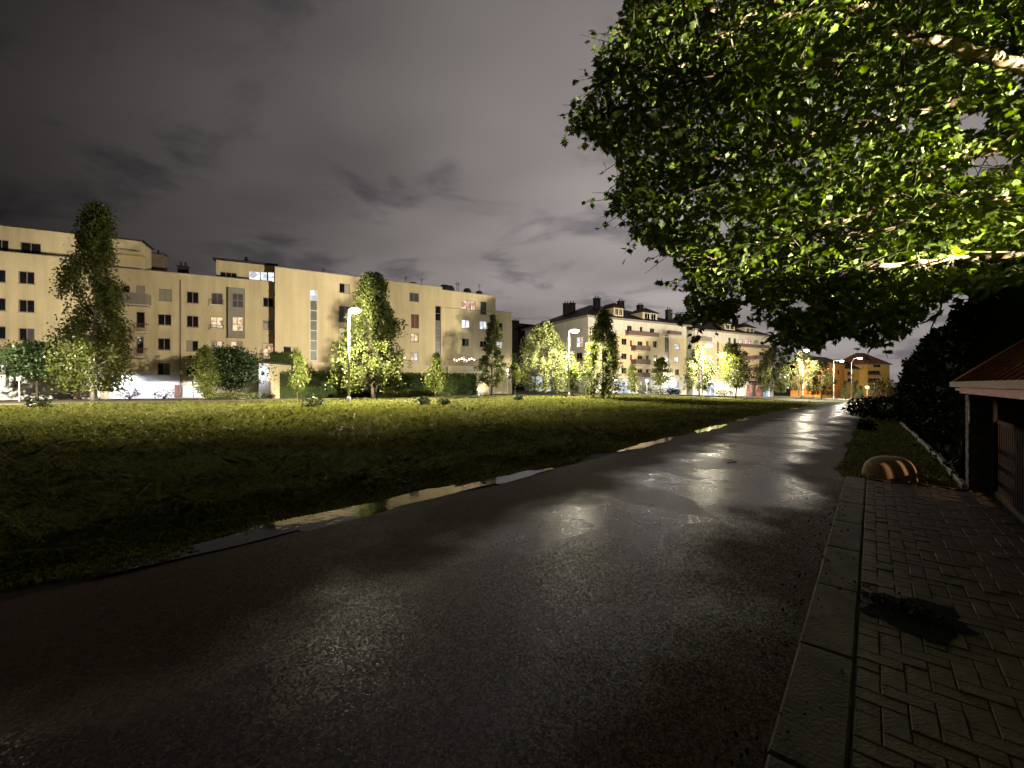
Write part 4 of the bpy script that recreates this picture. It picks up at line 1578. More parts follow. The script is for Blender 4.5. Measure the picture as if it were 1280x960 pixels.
rootB2 = thing('apartment_house', 'pale house with a dark hipped roof and red lit shop beside the willows', 'apartment building', (55, 108, -1.4))
qc = plan_pt(866, Yvp(866, vpB, 785, 86) - 0.6)
qr = plan_pt(966, Yvp(966, vpB, 785, 86) - 0.6)
fC = Facade(rootB2, qc, qr)
ZCe = 14.3
fC.window(923.7, 928.5, 424, 431.5, 'p', 2)
fC.window(931, 939, 424, 432, 'p', 3)
fC.window(942, 948, 425, 432, 'h', 2)
fC.window(910.5, 913.5, 422, 428, 'd', 2)
fC.window(917, 920, 423, 429, 'd', 2)
fC.window(896.5, 898.5, 427, 462, 'g', 1, 4, sill=False, name='stair_window')
for (y0, y1) in ((440, 448), (454, 461), (468, 474)):
    fC.window(930, 935, y0, y1, 'd', 2, sill=False)
    fC.window(949, 955, y0, y1, 'd', 2, sill=False)
    fC.window(907, 912, y0, y1, 'd', 2)
fC.window(883, 893, 478, 495, 'S', 3, 2, sill=False, name='shop_window')
fC.window(934, 941, 481, 496, 'R', 2, 2, sill=False, name='shop_window')
fC.window(945, 953, 481, 496, 'R', 3, sill=False, name='shop_window')
fC.window(954.5, 963, 480.5, 496.5, 'S', 3, 2, sill=False, name='shop_window')
fC.wall(zw - 0.6, ZCe - 0.3, 'plaster_white')
fC.wall(2.6, zw - 0.603, 'plaster_b')
fC.wall(-3.2, 2.597, 'plaster_white', name='base_wall')
for (y0, y1) in ((444.5, 450), (459, 464.5)):
    fC.balcony(928, 943, y0, y1, 'rail', d=1.3, solid=True)
    fC.balcony(946.5, 961, y0, y1, 'rail', d=1.3, solid=True)
fC.balcony(922, 962, 430.5, 435, 'rail', d=1.0, solid=True)
fC.balcony(871, 890, 421, 427, 'plaster_grey', d=1.2, solid=True)
nC = Vector((-fC.t.y, fC.t.x))
fC.box('shop_canopy', fC.uz(934, 480)[0], fC.uz(964, 480)[0], 2.45, 2.75, 0.004, 1.5, 'plaster_white')
body(rootB2, [qc, qr, qr + nC * 22, qc + nC * 22], -3.2, ZCe - 0.3, 'plaster_white')
hip_roof(rootB2, [qc, qr, qr + nC * 22, qc + nC * 22], ZCe, 19.6, 10.5)
dormer(fC, 905.5, 918.5, 404.8, 414, rootB2)
dormer(fC, 931, 943, 409, 417.5, rootB2, style='g')
for px_, py_, Yq in ((894, 398, 114), (899, 396.5, 116), (908, 400, 118), (919, 398.5, 118), (932, 405, 124)):
    zt_ = pz(py_ + 1.0, Yq)
    chimney(rootB2, *plan_pt(px_, Yq), zt_ - 3.0, zt_, 1.35, 'roof_felt', pots=2)

# dark unlit block in the gap
rootD = thing('apartment_block', 'dark unlit block in the gap between the cream block and the hip-roofed house', 'apartment building', (5, 118, -0.2))
fD = Facade(rootD, plan_pt(628, 116), plan_pt(676, 124))
fD.window(649, 652, 411, 417, 'd', 2)
fD.window(649, 652, 432, 438, 'd', 2)
ZD = pz(403, 118)
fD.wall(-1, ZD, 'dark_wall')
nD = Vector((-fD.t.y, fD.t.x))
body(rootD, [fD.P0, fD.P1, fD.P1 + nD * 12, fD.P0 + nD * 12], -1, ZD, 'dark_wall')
chimney(rootD, *plan_pt(644, 121), ZD - 0.1, ZD + 0.8, 2.0, 'dark_wall', pots=1)

# far orange and yellow houses
rootO = thing('town_house', 'plain orange house behind the left one of two street lamps at road end', 'house', (112, 158, -3.4))
fO = Facade(rootO, plan_pt(1024, 146), plan_pt(1056, 160))
fO.window(1047, 1050, 462, 468, 'd', 1)
fO.wall(-5, pz(454.5, 155), 'plaster_orange')
nO = Vector((-fO.t.y, fO.t.x))
body(rootO, [fO.P0, fO.P1, fO.P1 + nO * 9, fO.P0 + nO * 9], -5, pz(454.5, 155), 'plaster_orange')
hip_roof(rootO, [fO.P0, fO.P1, fO.P1 + nO * 9, fO.P0 + nO * 9], pz(454, 155), pz(446.5, 160), 6)
rootY = thing('town_house', 'yellow house with balconies, a grey roof and a round blue sign', 'house', (135, 165, -3.8))
fY = Facade(rootY, plan_pt(1056.5, 162), plan_pt(1083, 166))
fY.window(1077, 1081.5, 464, 468, 'r', 2)
fY.window(1059.5, 1066, 464.5, 470, 'd', 3)
fY.window(1059.5, 1066, 473, 478, 'd', 3)
fY.window(1070, 1073, 475, 480, 'd', 2)
zY = pz(461, 164)
fY.wall(-5, zY, 'plaster_yellow')
nY = Vector((-fY.t.y, fY.t.x))
body(rootY, [fY.P0, fY.P1, fY.P1 + nY * 14, fY.P0 + nY * 14], -5, zY, 'plaster_yellow')
hip_roof(rootY, [fY.P0, fY.P1, fY.P1 + nY * 14, fY.P0 + nY * 14], zY, pz(449, 168), 5)
fY.balcony(1058, 1067, 467.5, 470, 'rail', d=1.2)
fY.balcony(1058, 1067, 475.5, 479, 'rail', d=1.2)
u0, u1, z0, z1 = fY.rect(1077, 1082.5, 470.5, 476)
sgn = MB()
sgn.lathe([(0, 0), (0.86, 0), (0.86, 0.12), (0, 0.12)], 16)
so = sgn.build('wall_sign', M['blue_sign'], rootY, fY.loc((u0 + u1) / 2, (z0 + z1) / 2, 0.14), 0)
so.rotation_euler = (R(90), 0, fY.rot)
rootZ = thing('town_house', 'ochre house with a brown tiled gable and long loggias beside the dark hedge', 'house', (150, 170, -4.0))
fZ = Facade(rootZ, plan_pt(1083.5, 162), plan_pt(1112, 164))
fZ.window(1085.5, 1100, 463.5, 468.5, 'd', 5, sill=False)
fZ.window(1085.5, 1100, 473, 478, 'd', 5, sill=False)
fZ.window(1092, 1101, 455.5, 459, 'd', 3, sill=False)
zZ = pz(455, 163)
fZ.wall(-5, zZ, 'plaster_yellow')
fZ.balcony(1085, 1101, 466.5, 470, 'rail', d=1.0)
fZ.balcony(1085, 1101, 476, 480, 'rail', d=1.0)
nZ = Vector((-fZ.t.y, fZ.t.x))
body(rootZ, [fZ.P0, fZ.P1, fZ.P1 + nZ * 14, fZ.P0 + nZ * 14], -5, zZ, 'plaster_yellow')
hip_roof(rootZ, [fZ.P0, fZ.P1, fZ.P1 + nZ * 14, fZ.P0 + nZ * 14], zZ, pz(441, 169), 4, mat='roof_brown')

# ================================================================= low structures and hedges before the houses
rootH = thing('concrete_outbuilding', 'small pale flat-roofed outbuilding with one tiny dark window beside the hedge', 'outbuilding', (*plan_pt(317, 47), 0))
k0, k1, k2 = plan_pt(296, 47.6), plan_pt(323.5, 46.2), plan_pt(336.5, 47.6)
fK = Facade(rootH, k1, k2)
fK.window(325.8, 331, 464.8, 469.5, 'd', 1, sill=False)
ZK = pz(454, 46.5)
fK.wall(-0.4, ZK, 'garage_white')
fK2 = Facade(rootH, k0, k1)
fK2.wall(-0.4, ZK, 'plaster_white', name='side_wall')
body(rootH, [k1, k2, k2 + Vector((0.4, 4)), k0 + Vector((0, 4)), k0], -0.4, ZK, 'plaster', skip=(0, 4))
mb_ = MB()
oo = Vector(rootH.location)
mb_.prism([(p.x - oo.x, p.y - oo.y) for p in (k0 + Vector((-.1, -.05)), k1 + Vector((0, -.12)), k2 + Vector((.12, -.05)), k2 + Vector((.5, 4.1)), k0 + Vector((-.1, 4.1)))], ZK + 0.003, ZK + 0.16)
mb_.build('roof_slab', M['concrete'], rootH)


def hedge_px(name, label, xa, Ya, xb, Yb, dep, top_py, **kw):
    a, b = plan_pt(xa, Ya), plan_pt(xb, Yb)
    t = (b - a).normalized()
    n = Vector((-t.y, t.x))
    z0 = min(gz(a.x, a.y), gz(b.x, b.y)) - 0.05
    return hedge(name, label, [a, b, b + n * dep, a + n * dep], z0, pz(top_py, (Ya + Yb) / 2), **kw)


hedge_px('clipped_hedge', 'tall clipped green hedge, upper tier beside the pale outbuilding', 338, 51.2, 368, 52, 1.2, 442, leaf='leaf_hedge', core='core_green', n=3500, size=0.20, seed=21)
hedge_px('clipped_hedge', 'long clipped green hedge before the terrace of the taller cream block', 338, 49.0, 597, 60.5, 2.0, 467.0, leaf='leaf_hedge', core='core_green', n=15000, size=0.20, seed=22)
shrub('dark_bush', 'round dark red bush peeping over the hedge below the stair window', 388, 51.5, 1.6, 4.4, 'leaf_red', 500, 0.2, 5)
for k, px_ in enumerate(np.linspace(476, 546, 13)):
    shrub('round_shrub', 'small pale round shrub in a clipped row at the foot of the long hedge', px_, 46.8 + k * 0.42, 0.80, 0.90, 'leaf_bright', 420, 0.15, 40 + k, group='round shrubs in a row below the hedge')
for k, (px_, Y, w, h) in enumerate(((262, 44.5, 1.6, 0.9), (278, 44.8, 1.8, 0.8), (296, 45, 1.9, 0.8), (316, 45.2, 1.8, 0.7), (334, 45.4, 1.5, 0.6))):
    shrub('low_shrub', ('low bright shrub at the foot of the slim tree by the garages', 'low bright shrub left under the dark spreading tree', 'low bright shrub right under the dark spreading tree', 'low bright shrub before the pale outbuilding', 'low bright shrub at the right corner of the outbuilding')[k], px_, Y, w, h, 'leaf_bright', 420, 0.15, 60 + k, group='low bright shrubs before the outbuilding')
shrub('reddish_shrub', 'reddish shrub before the white garage, left of the brick pier', 205, 45.5, 2.0, 1.1, 'leaf_red', 300, 0.15, 71)
shrub('reddish_shrub', 'reddish shrub at the lit entrance right of the tall birch', 162, 45.0, 2.2, 1.2, 'leaf_red', 300, 0.15, 72)
shrub('reddish_shrub', 'reddish shrub behind the trunk of the tall birch', 100, 43.5, 1.8, 0.9, 'leaf_red', 260, 0.15, 73)

# strip lights over the garage fronts and the entrance (these are lit in the photograph)
def strip_lamp(label, f, px_, py_, L, out, watts, col=(0.92, 0.92, 1.0)):
    u, z = f.uz(px_, py_, out)
    p = Vector(f.loc(u, z, out)) + Vector(f.root.location)
    t = thing('wall_lamp', label, 'lamp', p)
    m = MB()
    m.box(-L / 2, L / 2, -0.06, 0.06, 0.01, 0.09)
    m.build('lamp_housing', M['metal'], t, rotz=f.rot)
    m = MB()
    m.box(-L / 2 + 0.03, L / 2 - 0.03, -0.045, 0.045, -0.045, 0.006)
    m.build('lamp_tube', M['tube'], t, rotz=f.rot)
    m = MB()
    m.box(-0.04, 0.04, 0.06, out - 0.01, 0.02, 0.07)
    m.build('bracket', M['metal'], t, rotz=f.rot)
    ld = bpy.data.lights.new('strip_light', 'AREA')
    ld.shape = 'RECTANGLE'
    ld.size, ld.size_y = L, 0.1
    ld.energy = watts
    ld.color = col
    lo = link('strip_light', ld, t, (0, -0.05, -0.06), f.rot)
    lo.rotation_euler = (R(20), 0, f.rot)
    return t


strip_lamp('white strip lamp over the garages left of the brick pier', fA1, 196, 478, 1.6, 1.3, 190)
strip_lamp('white strip lamp over the garages right of the brick pier', fA1, 244, 478, 1.4, 1.3, 180)
strip_lamp('white strip lamp over the entrance hidden behind the tall birch', fA1, 147, 470, 1.2, 1.1, 240)
strip_lamp('white lamp on the front of the pale outbuilding', fK, 331, 459, 0.5, 0.7, 90)

# ================================================================= street lamps
LH = 9.0


def street_lamp(label, px, Y, kind, head_px, head_py, base_z=None, watts=LAMP_W, group='street lamps along the lawn', xy=None, name='street_lamp', side=(-0.50, 0.82, 0.10), cone=124, share=0.50, spill=0.044):
    if xy is None:
        X = (px - 640) / F * Y
    else:
        X, Y = xy
    g = gz(X, Y) if base_z is None else base_z
    k = Y / F
    zh = pz(head_py, Y) - g if xy is None else LH
    dx = (head_px - px) * k if xy is None else head_px
    t = thing(name, label, 'street lamp', (X, Y, g), group)
    m = MB()
    if kind == 'arm':
        pts = [(0, 0, -0.05), (0, 0, zh * 0.35), (0, 0, zh * 0.80), (dx * 0.06, 0, zh * 0.90), (dx * 0.28, 0, zh * 0.975), (dx * 0.62, 0, zh + 0.02), (dx * 0.9, 0, zh + 0.03)]
        m.tube(pts, [0.11, 0.085, 0.07, 0.06, 0.05, 0.045, 0.04], 10)
    else:
        m.tube([(0, 0, -0.05), (0, 0, zh * 0.5), (0, 0, zh + 0.02)], [0.11, 0.085, 0.065], 10)
        m.tube([(0, 0, zh), (dx * 0.6, 0, zh + 0.05)], [0.04, 0.04], 8)
    m.build('pole', M['lamp_paint'], t, smooth=True)
    c = MB()
    c.lathe([(0.17, 0), (0.17, 0.5), (0.13, 0.56), (0.09, 0.58)], 12)
    c.build('pole_base', M['lamp_paint'], t)
    hd = MB()
    hl, hw = 0.42, 0.19
    sgn_ = 1 if dx >= 0 else -1
    for i, (a, w_, h0_, h1_) in enumerate(((-1, .5, .02, .10), (-0.3, 1, -.02, .17), (0.6, 1, -.02, .15), (1, .6, .0, .07))):
        for (sy, zz) in ((-1, h0_), (1, h0_), (0.75, h1_), (-0.75, h1_)):
            hd.v.append((dx + sgn_ * a * hl, sy * hw * w_, zh + zz))
    for i in range(3):
        for j in range(4):
            a, b = i * 4 + j, i * 4 + (j + 1) % 4
            hd.f.append((a, b, b + 4, a + 4))
    hd.f += [(3, 2, 1, 0), (12, 13, 14, 15)]
    h_ = hd.build('lamp_head', M['lamp_paint'], t)
    ln = MB()  # bowl enlarged so its glow stands in for the lamp's glare
    ln.lathe([(0.0, -0.34), (0.2, -0.30), (0.35, -0.18), (0.40, -0.022), (0, -0.022)], 14, (0, 0, 0))
    for i, v in enumerate(ln.v):
        ln.v[i] = (dx + sgn_ * 0.06 + v[0] * 1.3, v[1] * 1.0, zh + v[2])
    ln.build('lens', M['lens'], h_)
    ld = bpy.data.lights.new('lamp_light', 'SPOT')
    ld.energy = watts
    ld.color = LAMP_COL
    ld.spot_size = R(151)
    ld.spot_blend = 0.16
    ld.shadow_soft_size = 0.22
    lo = link('lamp_light', ld, t, (dx + sgn_ * 0.06, 0, zh - 0.60))
    # added spot, aimed to brighten the fronts and spare road and trees
    l2 = bpy.data.lights.new('added_front_spot', 'SPOT')
    l2.energy = watts * share
    l2.color = LAMP_COL
    l2.spot_size = R(cone)
    l2.spot_blend = 0.3
    l2.shadow_soft_size = 0.2
    q2 = link('added_front_spot', l2, t, (dx + sgn_ * 0.06, 0, zh - 0.62))
    q2.rotation_euler = Vector(side).to_track_quat('-Z', 'Y').to_euler()
    # the little that leaves the bowl on every other side
    l3 = bpy.data.lights.new('lamp_spill', 'POINT')
    l3.energy = watts * spill
    l3.color = LAMP_COL
    l3.shadow_soft_size = 0.22
    link('lamp_spill', l3, t, (dx + sgn_ * 0.06, 0, zh - 0.64))
    return t


street_lamp('bright street lamp before the cream block, left of the broad two-toned tree', 436, 36.0, 'post', 443, 387, side=(-0.86, 0.50, 0.10), share=0.56)
street_lamp('street lamp before the corner of the hip-roofed house, left of the drooping birch', 711, 50, 'post', 718, 413, share=0.50)
street_lamp('street lamp among pale trees before the second hip-roofed house', 878, 69, 'post', 886, 431.5)
street_lamp('arched street lamp rising out of the willow with the white trunk', 998.5, 84, 'arm', 1008, 437.5)
street_lamp('street lamp before the orange house end, right of the willows', 1042, 122, 'post', 1052, 451, watts=LAMP_W * 1.7, side=(0.45, 0.85, 0.10), cone=140, share=0.5)
street_lamp('arched street lamp at the road end before the yellow house', 1064, 112, 'arm', 1075, 447.5, watts=LAMP_W * 1.7, side=(0.45, 0.85, 0.10), cone=140, share=0.5)
street_lamp('street lamp farther left along the lawn, outside the picture', 0, 0, 'post', 0.6, 0, xy=(-41.5, 29.5), watts=LAMP_W * 0.9, side=(-0.80, 0.55, 0.12), cone=84, share=0.26, spill=0.011)
# flat white double glow beside the orange house: a second head close by
# small park lamps
def park_lamp(label, px, Y, py_top, mat='globe', watts=60, col=(0.93, 0.97, 1.0), group='small globe lamps at the hip-roofed house', r_=0.22):
    X = (px - 640) / F * Y
    g = gz(X, Y)
    h = pz(py_top, Y) - g
    t = thing('globe_lamp', label, 'lamp', (X, Y, g), group)
    m = MB()
    m.tube([(0, 0, -0.05), (0, 0, h - r_)], [0.06, 0.045], 8)
    m.build('pole', M['lamp_paint'], t)
    m = MB()
    m.lathe([(r_ * math.sin(a), -r_ * math.cos(a)) for a in np.linspace(0.25, math.pi, 8)], 14, (0, 0, h))
    m.build('globe', M[mat], t, smooth=True)
    ld = bpy.data.lights.new('globe_light', 'POINT')
    ld.energy = watts
    ld.color = col
    ld.shadow_soft_size = r_
    link('globe_light', ld, t, (0, -r_ - 0.1, h + r_ + 0.2))
    return t


park_lamp('small white globe lamp right behind the drooping birch', 769.5, 70, 474.5, watts=700, r_=0.28)
park_lamp('small white globe lamp before the stacked balconies of the hip-roofed house', 808.5, 72, 476, watts=900, r_=0.24)
park_lamp('wide white glowing lamp at the shop entrance of the hip-roofed house', 841, 90, 480, watts=900, r_=0.75)
park_lamp('blue-white lamp at the second shop front right of the third street lamp', 888, 98, 483, watts=500, r_=0.4, col=(0.7, 0.85, 1.0))
park_lamp('orange glowing lamp before the yellow house', 1084, 135, 484, 'orange_glow', watts=700, col=(1, 0.55, 0.2), r_=0.5)
park_lamp('small white lamp at the right end of the cream block', 634.5, 61, 463, watts=800, r_=0.2)
park_lamp('low white glowing lamp at the foot of the cream block end', 598.5, 56, 487, watts=80, r_=0.2)

# road signs and posts
sp_ = thing('sign_post', 'pale post with a small white plate before the dark tree at far left', 'post', tuple(gp(24, 38.5)))
m = MB()
m.tube([(0, 0, -0.05), (0, 0, 2.35)], 0.05, 8)
m.build('post', M['lamp_paint'], sp_)
m = MB()
m.box(-0.2, 0.2, -0.075, -0.052, 1.95, 2.4)
m.build('plate', M['frame_white'], sp_)

# far railing fence before the yellow house
fr = thing('railing_fence', 'low pale railing fence across the end of the road', 'fence', tuple(gp(1050, 104)))
A_, B_ = plan_pt(1003, 101), plan_pt(1106, 108)
o_ = Vector(fr.location)
tt = (B_ - A_)
npost = 9
for k in range(npost):
    p = A_ + tt * (k / (npost - 1))
    m = MB()
    m.box(-0.07, 0.07, -0.07, 0.07, -0.2, 1.45)
    m.build('post', M['plaster_white'], fr, (p.x - o_.x, p.y - o_.y, gz(p.x, p.y) - o_.z))
for k in range(npost - 1):
    p, q = A_ + tt * (k / (npost - 1)), A_ + tt * ((k + 1) / (npost - 1))
    L_ = (q - p).length
    m = MB()
    for zz in (0.15, 1.2):
        m.box(0.08, L_ - 0.08, -0.02, 0.02, zz, zz + 0.06)
    nb = int(L_ / 0.28)
    for i in range(1, nb):
        m.box(i * L_ / nb - 0.035, i * L_ / nb + 0.035, -0.035, -0.022, 0.05, 1.35)
    m.build('railing_panel', M['fascia'] if k in (4, 5, 6) else M['plaster_white'], fr, (p.x - o_.x, p.y - o_.y, gz((p.x + q.x) / 2, p.y) - o_.z), math.atan2(tt.y, tt.x))

# ================================================================= trees beyond the lawn
make_tree('birch_tree', 'tallest birch at the left, lower crown lit and narrow top dark', 'tree', 118, 40.5,
          [(251, 3, 4), (262, 17, 4), (285, 20, 4), (305, 17, 2), (318, 20, -4), (335, 36, -10), (350, 34, -4), (365, 26, 2), (385, 30, 2), (405, 42, 0), (425, 50, 0), (445, 52, 0), (462, 48, -2), (474, 36, -4)], 'leaf_birch', 17000, 0.24, 'birch', 'birch_bark', 0.22, seed=101)
make_tree('dark_tree', 'small dark spreading tree behind the pale post at far left', 'tree', 46, 40.0, [(430, 12, 0), (440, 26, -6), (452, 34, -8), (463, 30, -6), (470, 14, 0)], 'leaf_dark', 2600, 0.22, 'round', 'bark', 0.10, seed=102)
make_tree('slim_tree', 'slim pale-leaved tree right of the white garages', 'tree', 256, 42, [(434, 2, 0), (442, 8, 0), (455, 16, 2), (470, 18, 2), (482, 14, 2), (489, 6, 0)], 'leaf_bright', 2200, 0.18, 'column', 'bark', 0.07, seed=103)
make_tree('dark_tree', 'dark spreading tree between the slim tree and the pale outbuilding', 'tree', 288, 45.5, [(437, 14, 0), (446, 30, 0), (460, 38, 2), (472, 34, 2), (482, 20, 0)], 'leaf_dark', 4200, 0.22, 'round', 'bark', 0.10, seed=104)
make_tree('slim_tree', 'slim pale pointed young tree before the left end of the long hedge', 'tree', 371.5, 42, [(436, 1.5, 0), (447, 7, 0), (462, 11, 0), (476, 10.5, 0), (485, 5, 0)], 'leaf_bright', 1500, 0.17, 'column', 'bark', 0.05, seed=105)
make_tree('leafy_tree', 'broad tree with lit lower boughs and a dark top, beside the brightest street lamp', 'tree', 467, 43.5,
          [(340, 6, 0), (350, 18, 0), (370, 27, 0), (395, 33, 2), (415, 38, -2), (432, 44, -4), (450, 50, -6), (465, 48, -4), (480, 34, -2)], 'leaf_birch', 14000, 0.23, 'birch', 'bark', 0.18, seed=106, strand=0.10, stems=2)
make_tree('slim_tree', 'slim pale pointed young tree before the right half of the long hedge', 'tree', 545, 44, [(443, 1.5, 0), (455, 6, 0), (468, 11, 0), (480, 10, 0), (487, 5, 0)], 'leaf_bright', 1500, 0.18, 'column', 'bark', 0.05, seed=107)
make_tree('airy_tree', 'airy pale tree with a thin pointed top at the right end of the cream block', 'tree', 615, 51, [(392, 2, 2), (402, 7, 2), (418, 12, 2), (432, 11, 0), (440, 19, 0), (458, 22, 0), (470, 19, 0), (478, 9, 0)], 'leaf_willow', 5200, 0.19, 'willow', 'bark', 0.09, seed=108, strand=0.06)
make_tree('sapling', 'thin green sapling before the gap beside the cream block', 'tree', 644, 49, [(456, 3, 0), (464, 9, 0), (473, 8, 0), (479, 3, 0)], 'leaf_birch', 500, 0.19, 'round', 'bark', 0.04, seed=109)
make_tree('weeping_tree', 'wide pale weeping tree left of the second street lamp', 'tree', 679, 56, [(400, 3, 4), (408, 15, 2), (422, 29, 0), (440, 38, -2), (458, 41, -2), (472, 37, 0), (484, 25, 4)], 'leaf_willow', 9500, 0.19, 'willow', 'bark', 0.13, seed=110, strand=0.12)
make_tree('slim_tree', 'slim young tree between the second street lamp and the drooping birch', 'tree', 716, 51, [(449, 2, 0), (462, 9, 0), (476, 10, 0), (487, 6, 0)], 'leaf_bright', 900, 0.2, 'column', 'bark', 0.05, seed=111)
make_tree('birch_tree', 'drooping birch with hanging tresses before the hip-roofed house', 'tree', 753, 47,
          [(383, 2, 2), (393, 9, 2), (408, 15, 0), (425, 20, 0), (445, 28, 0), (465, 29, 0), (480, 25, 0), (488, 15, 0)], 'leaf_birch', 7000, 0.19, 'willow', 'birch_bark', 0.15, seed=112, strand=0.15)
make_tree('slim_tree', 'slim pale young tree right of the drooping birch', 'tree', 790, 56, [(457, 2, 0), (467, 7, 0), (478, 8, 0), (487, 4, 0)], 'leaf_bright', 800, 0.2, 'column', 'bark', 0.05, seed=113)
make_tree('young_tree', 'young round-topped pale tree before the stair window of the hip-roofed house', 'tree', 825.5, 57, [(448, 4, 0), (456, 10, 0), (466, 12, 0), (476, 11, 0), (483, 5, 0)], 'leaf_bright', 1300, 0.2, 'round', 'bark', 0.06, seed=114)
make_tree('weeping_tree', 'pale weeping tree with white trunk around the third street lamp', 'tree', 874, 73, [(430, 3, 0), (440, 13, 0), (455, 21, 0), (470, 24, 0), (484, 20, 0)], 'leaf_willow', 4200, 0.23, 'willow', 'birch_bark', 0.14, seed=115, strand=0.16)
make_tree('leafy_tree', 'upright darker green tree before the second hip-roofed house', 'tree', 919, 68, [(429, 3, -6), (437, 10, -4), (450, 16, -2), (463, 18, 2), (475, 17, 4), (484, 8, 2)], 'leaf_birch', 3800, 0.23, 'round', 'bark', 0.11, seed=116)
make_tree('weeping_tree', 'weeping willow next to the red lit shop', 'tree', 966, 80, [(432, 6, 0), (440, 14, 0), (455, 19, 0), (470, 20, 0), (486, 17, 0)], 'leaf_willow', 4200, 0.24, 'willow', 'birch_bark', 0.15, seed=117, strand=0.18)
make_tree('weeping_tree', 'weeping willow with a thick white trunk at the arched lamp', 'tree', 1003, 89, [(438, 6, 0), (446, 15, 0), (460, 22, 0), (474, 22, 0), (484, 16, 0)], 'leaf_willow', 4200, 0.24, 'willow', 'birch_bark', 0.30, seed=118, strand=0.16)
make_tree('weeping_tree', 'smaller weeping willow right of the white-trunked one', 'tree', 1027, 90, [(448, 5, 0), (457, 12, 0), (470, 16, 0), (483, 15, 0), (490, 8, 0)], 'leaf_willow', 2400, 0.25, 'willow', 'birch_bark', 0.13, seed=119, strand=0.18)


def spruce(label, px, Y, py_top, hw, seed):
    rng = np.random.default_rng(seed)
    X = (px - 640) / F * Y
    g = gz(X, Y)
    H = pz(py_top, Y) - g
    t = thing('spruce_tree', label, 'tree', (X, Y, g), 'small dark spruces before the yellow house')
    m = MB()
    m.tube([(0, 0, -0.1), (0, 0, H * 0.95)], [0.1, 0.02], 6)
    m.build('trunk', M['bark'], t)
    n = 700
    z = rng.uniform(0.05, 1, n)
    r_ = hw * Y / F * (1 - z) * (0.75 + 0.35 * np.sin(z * 40)) * np.sqrt(rng.uniform(0.2, 1, n))
    a = rng.uniform(0, 6.283, n)
    add_leaves(np.stack([r_ * np.cos(a), r_ * np.sin(a), z * H], 1), 0.4, M['leaf_dark'], t, 'crown', seed, droop=0.6)


spruce('dark spruce left of the arched lamp at the road end', 1056, 140, 476, 6, 1)
spruce('pointed dark spruce right behind the arched lamp at the road end', 1068.5, 140, 477, 5, 2)
spruce('small dark spruce left of the orange glowing lamp', 1076, 138, 482, 4, 3)
make_tree('bare_tree', 'thin purplish small tree before the ochre house', 'tree', 1097, 100, [(475, 3, 0), (481, 8, 0), (489, 9, 0), (494, 6, 0)], 'leaf_red', 500, 0.22, 'round', 'bark', 0.06, seed=120)
shrub('lit_bush', 'yellow-green lit bush at the far end of the dark hedge', 1107, 45, 2.4, 3.2, 'leaf_bright', 900, 0.2, 81)
shrub('pale_bush', 'pale pink bush at the road end below the purplish tree', 1092, 62, 2.6, 1.3, 'leaf_red', 400, 0.2, 82)
for k, (px_, Y, w, h, lb) in enumerate(((803, 80, 3.2, 1.8, 'dark rounded bush left of the globe lamp at the stacked balconies'), (822, 78, 4.0, 1.5, 'dark low bush right of the globe lamp at the stacked balconies'), (838, 84, 1.5, 1.3, 'round dark bush left of the glowing shop entrance'), (846, 84, 1.7, 1.3, 'round dark bush right of the glowing shop entrance'), (905, 84, 4.0, 1.4, 'low dark bush left of the upright darker green tree'))):
    shrub('dark_bush', lb, px_, Y, w, h, 'leaf_dark', 350, 0.24, 90 + k, group='dark bushes before the hip-roofed houses')
shrub('dark_bush', 'dark bush at the foot of the hip-roofed house, left of the drooping birch', 728, 66, 5.5, 3.6, 'leaf_dark', 900, 0.25, 97)

# weed clumps on the lawn
for k, (px_, Y, w, h, lb) in enumerate(((49, 27, 1.2, 0.75, 'dark weed clump on the lawn at far left'), (390, 28, 1.5, 0.85, 'dark weed clump on the lawn below the slim pointed tree'), (529, 31, 1.0, 0.7, 'dark weed clump on the lawn right of the broad two-toned tree'), (556, 30, 1.0, 0.6, 'dark weed clump on the lawn before the right slim tree'), (648, 40, 0.9, 0.7, 'dark weed clump at the foot of the thin sapling'))):
    shrub('weed_clump', lb, px_, Y, w, h, 'leaf_dark', 260, 0.16, 30 + k, cat='weeds', group='weed clumps on the lawn')

# ================================================================= right side: hedge, shelter, block
h_a, h_b = SL(9.3, 1.2), SL(30.5, 1.0)
h_c, h_d = SL(30.5, 3.4), SL(9.3, 4.4)
tall = thing('tall_hedge', 'huge near-black hedge along the right of the road behind the pale edging', 'hedge', (*SL(18, 2), 0))
to = Vector(tall.location)


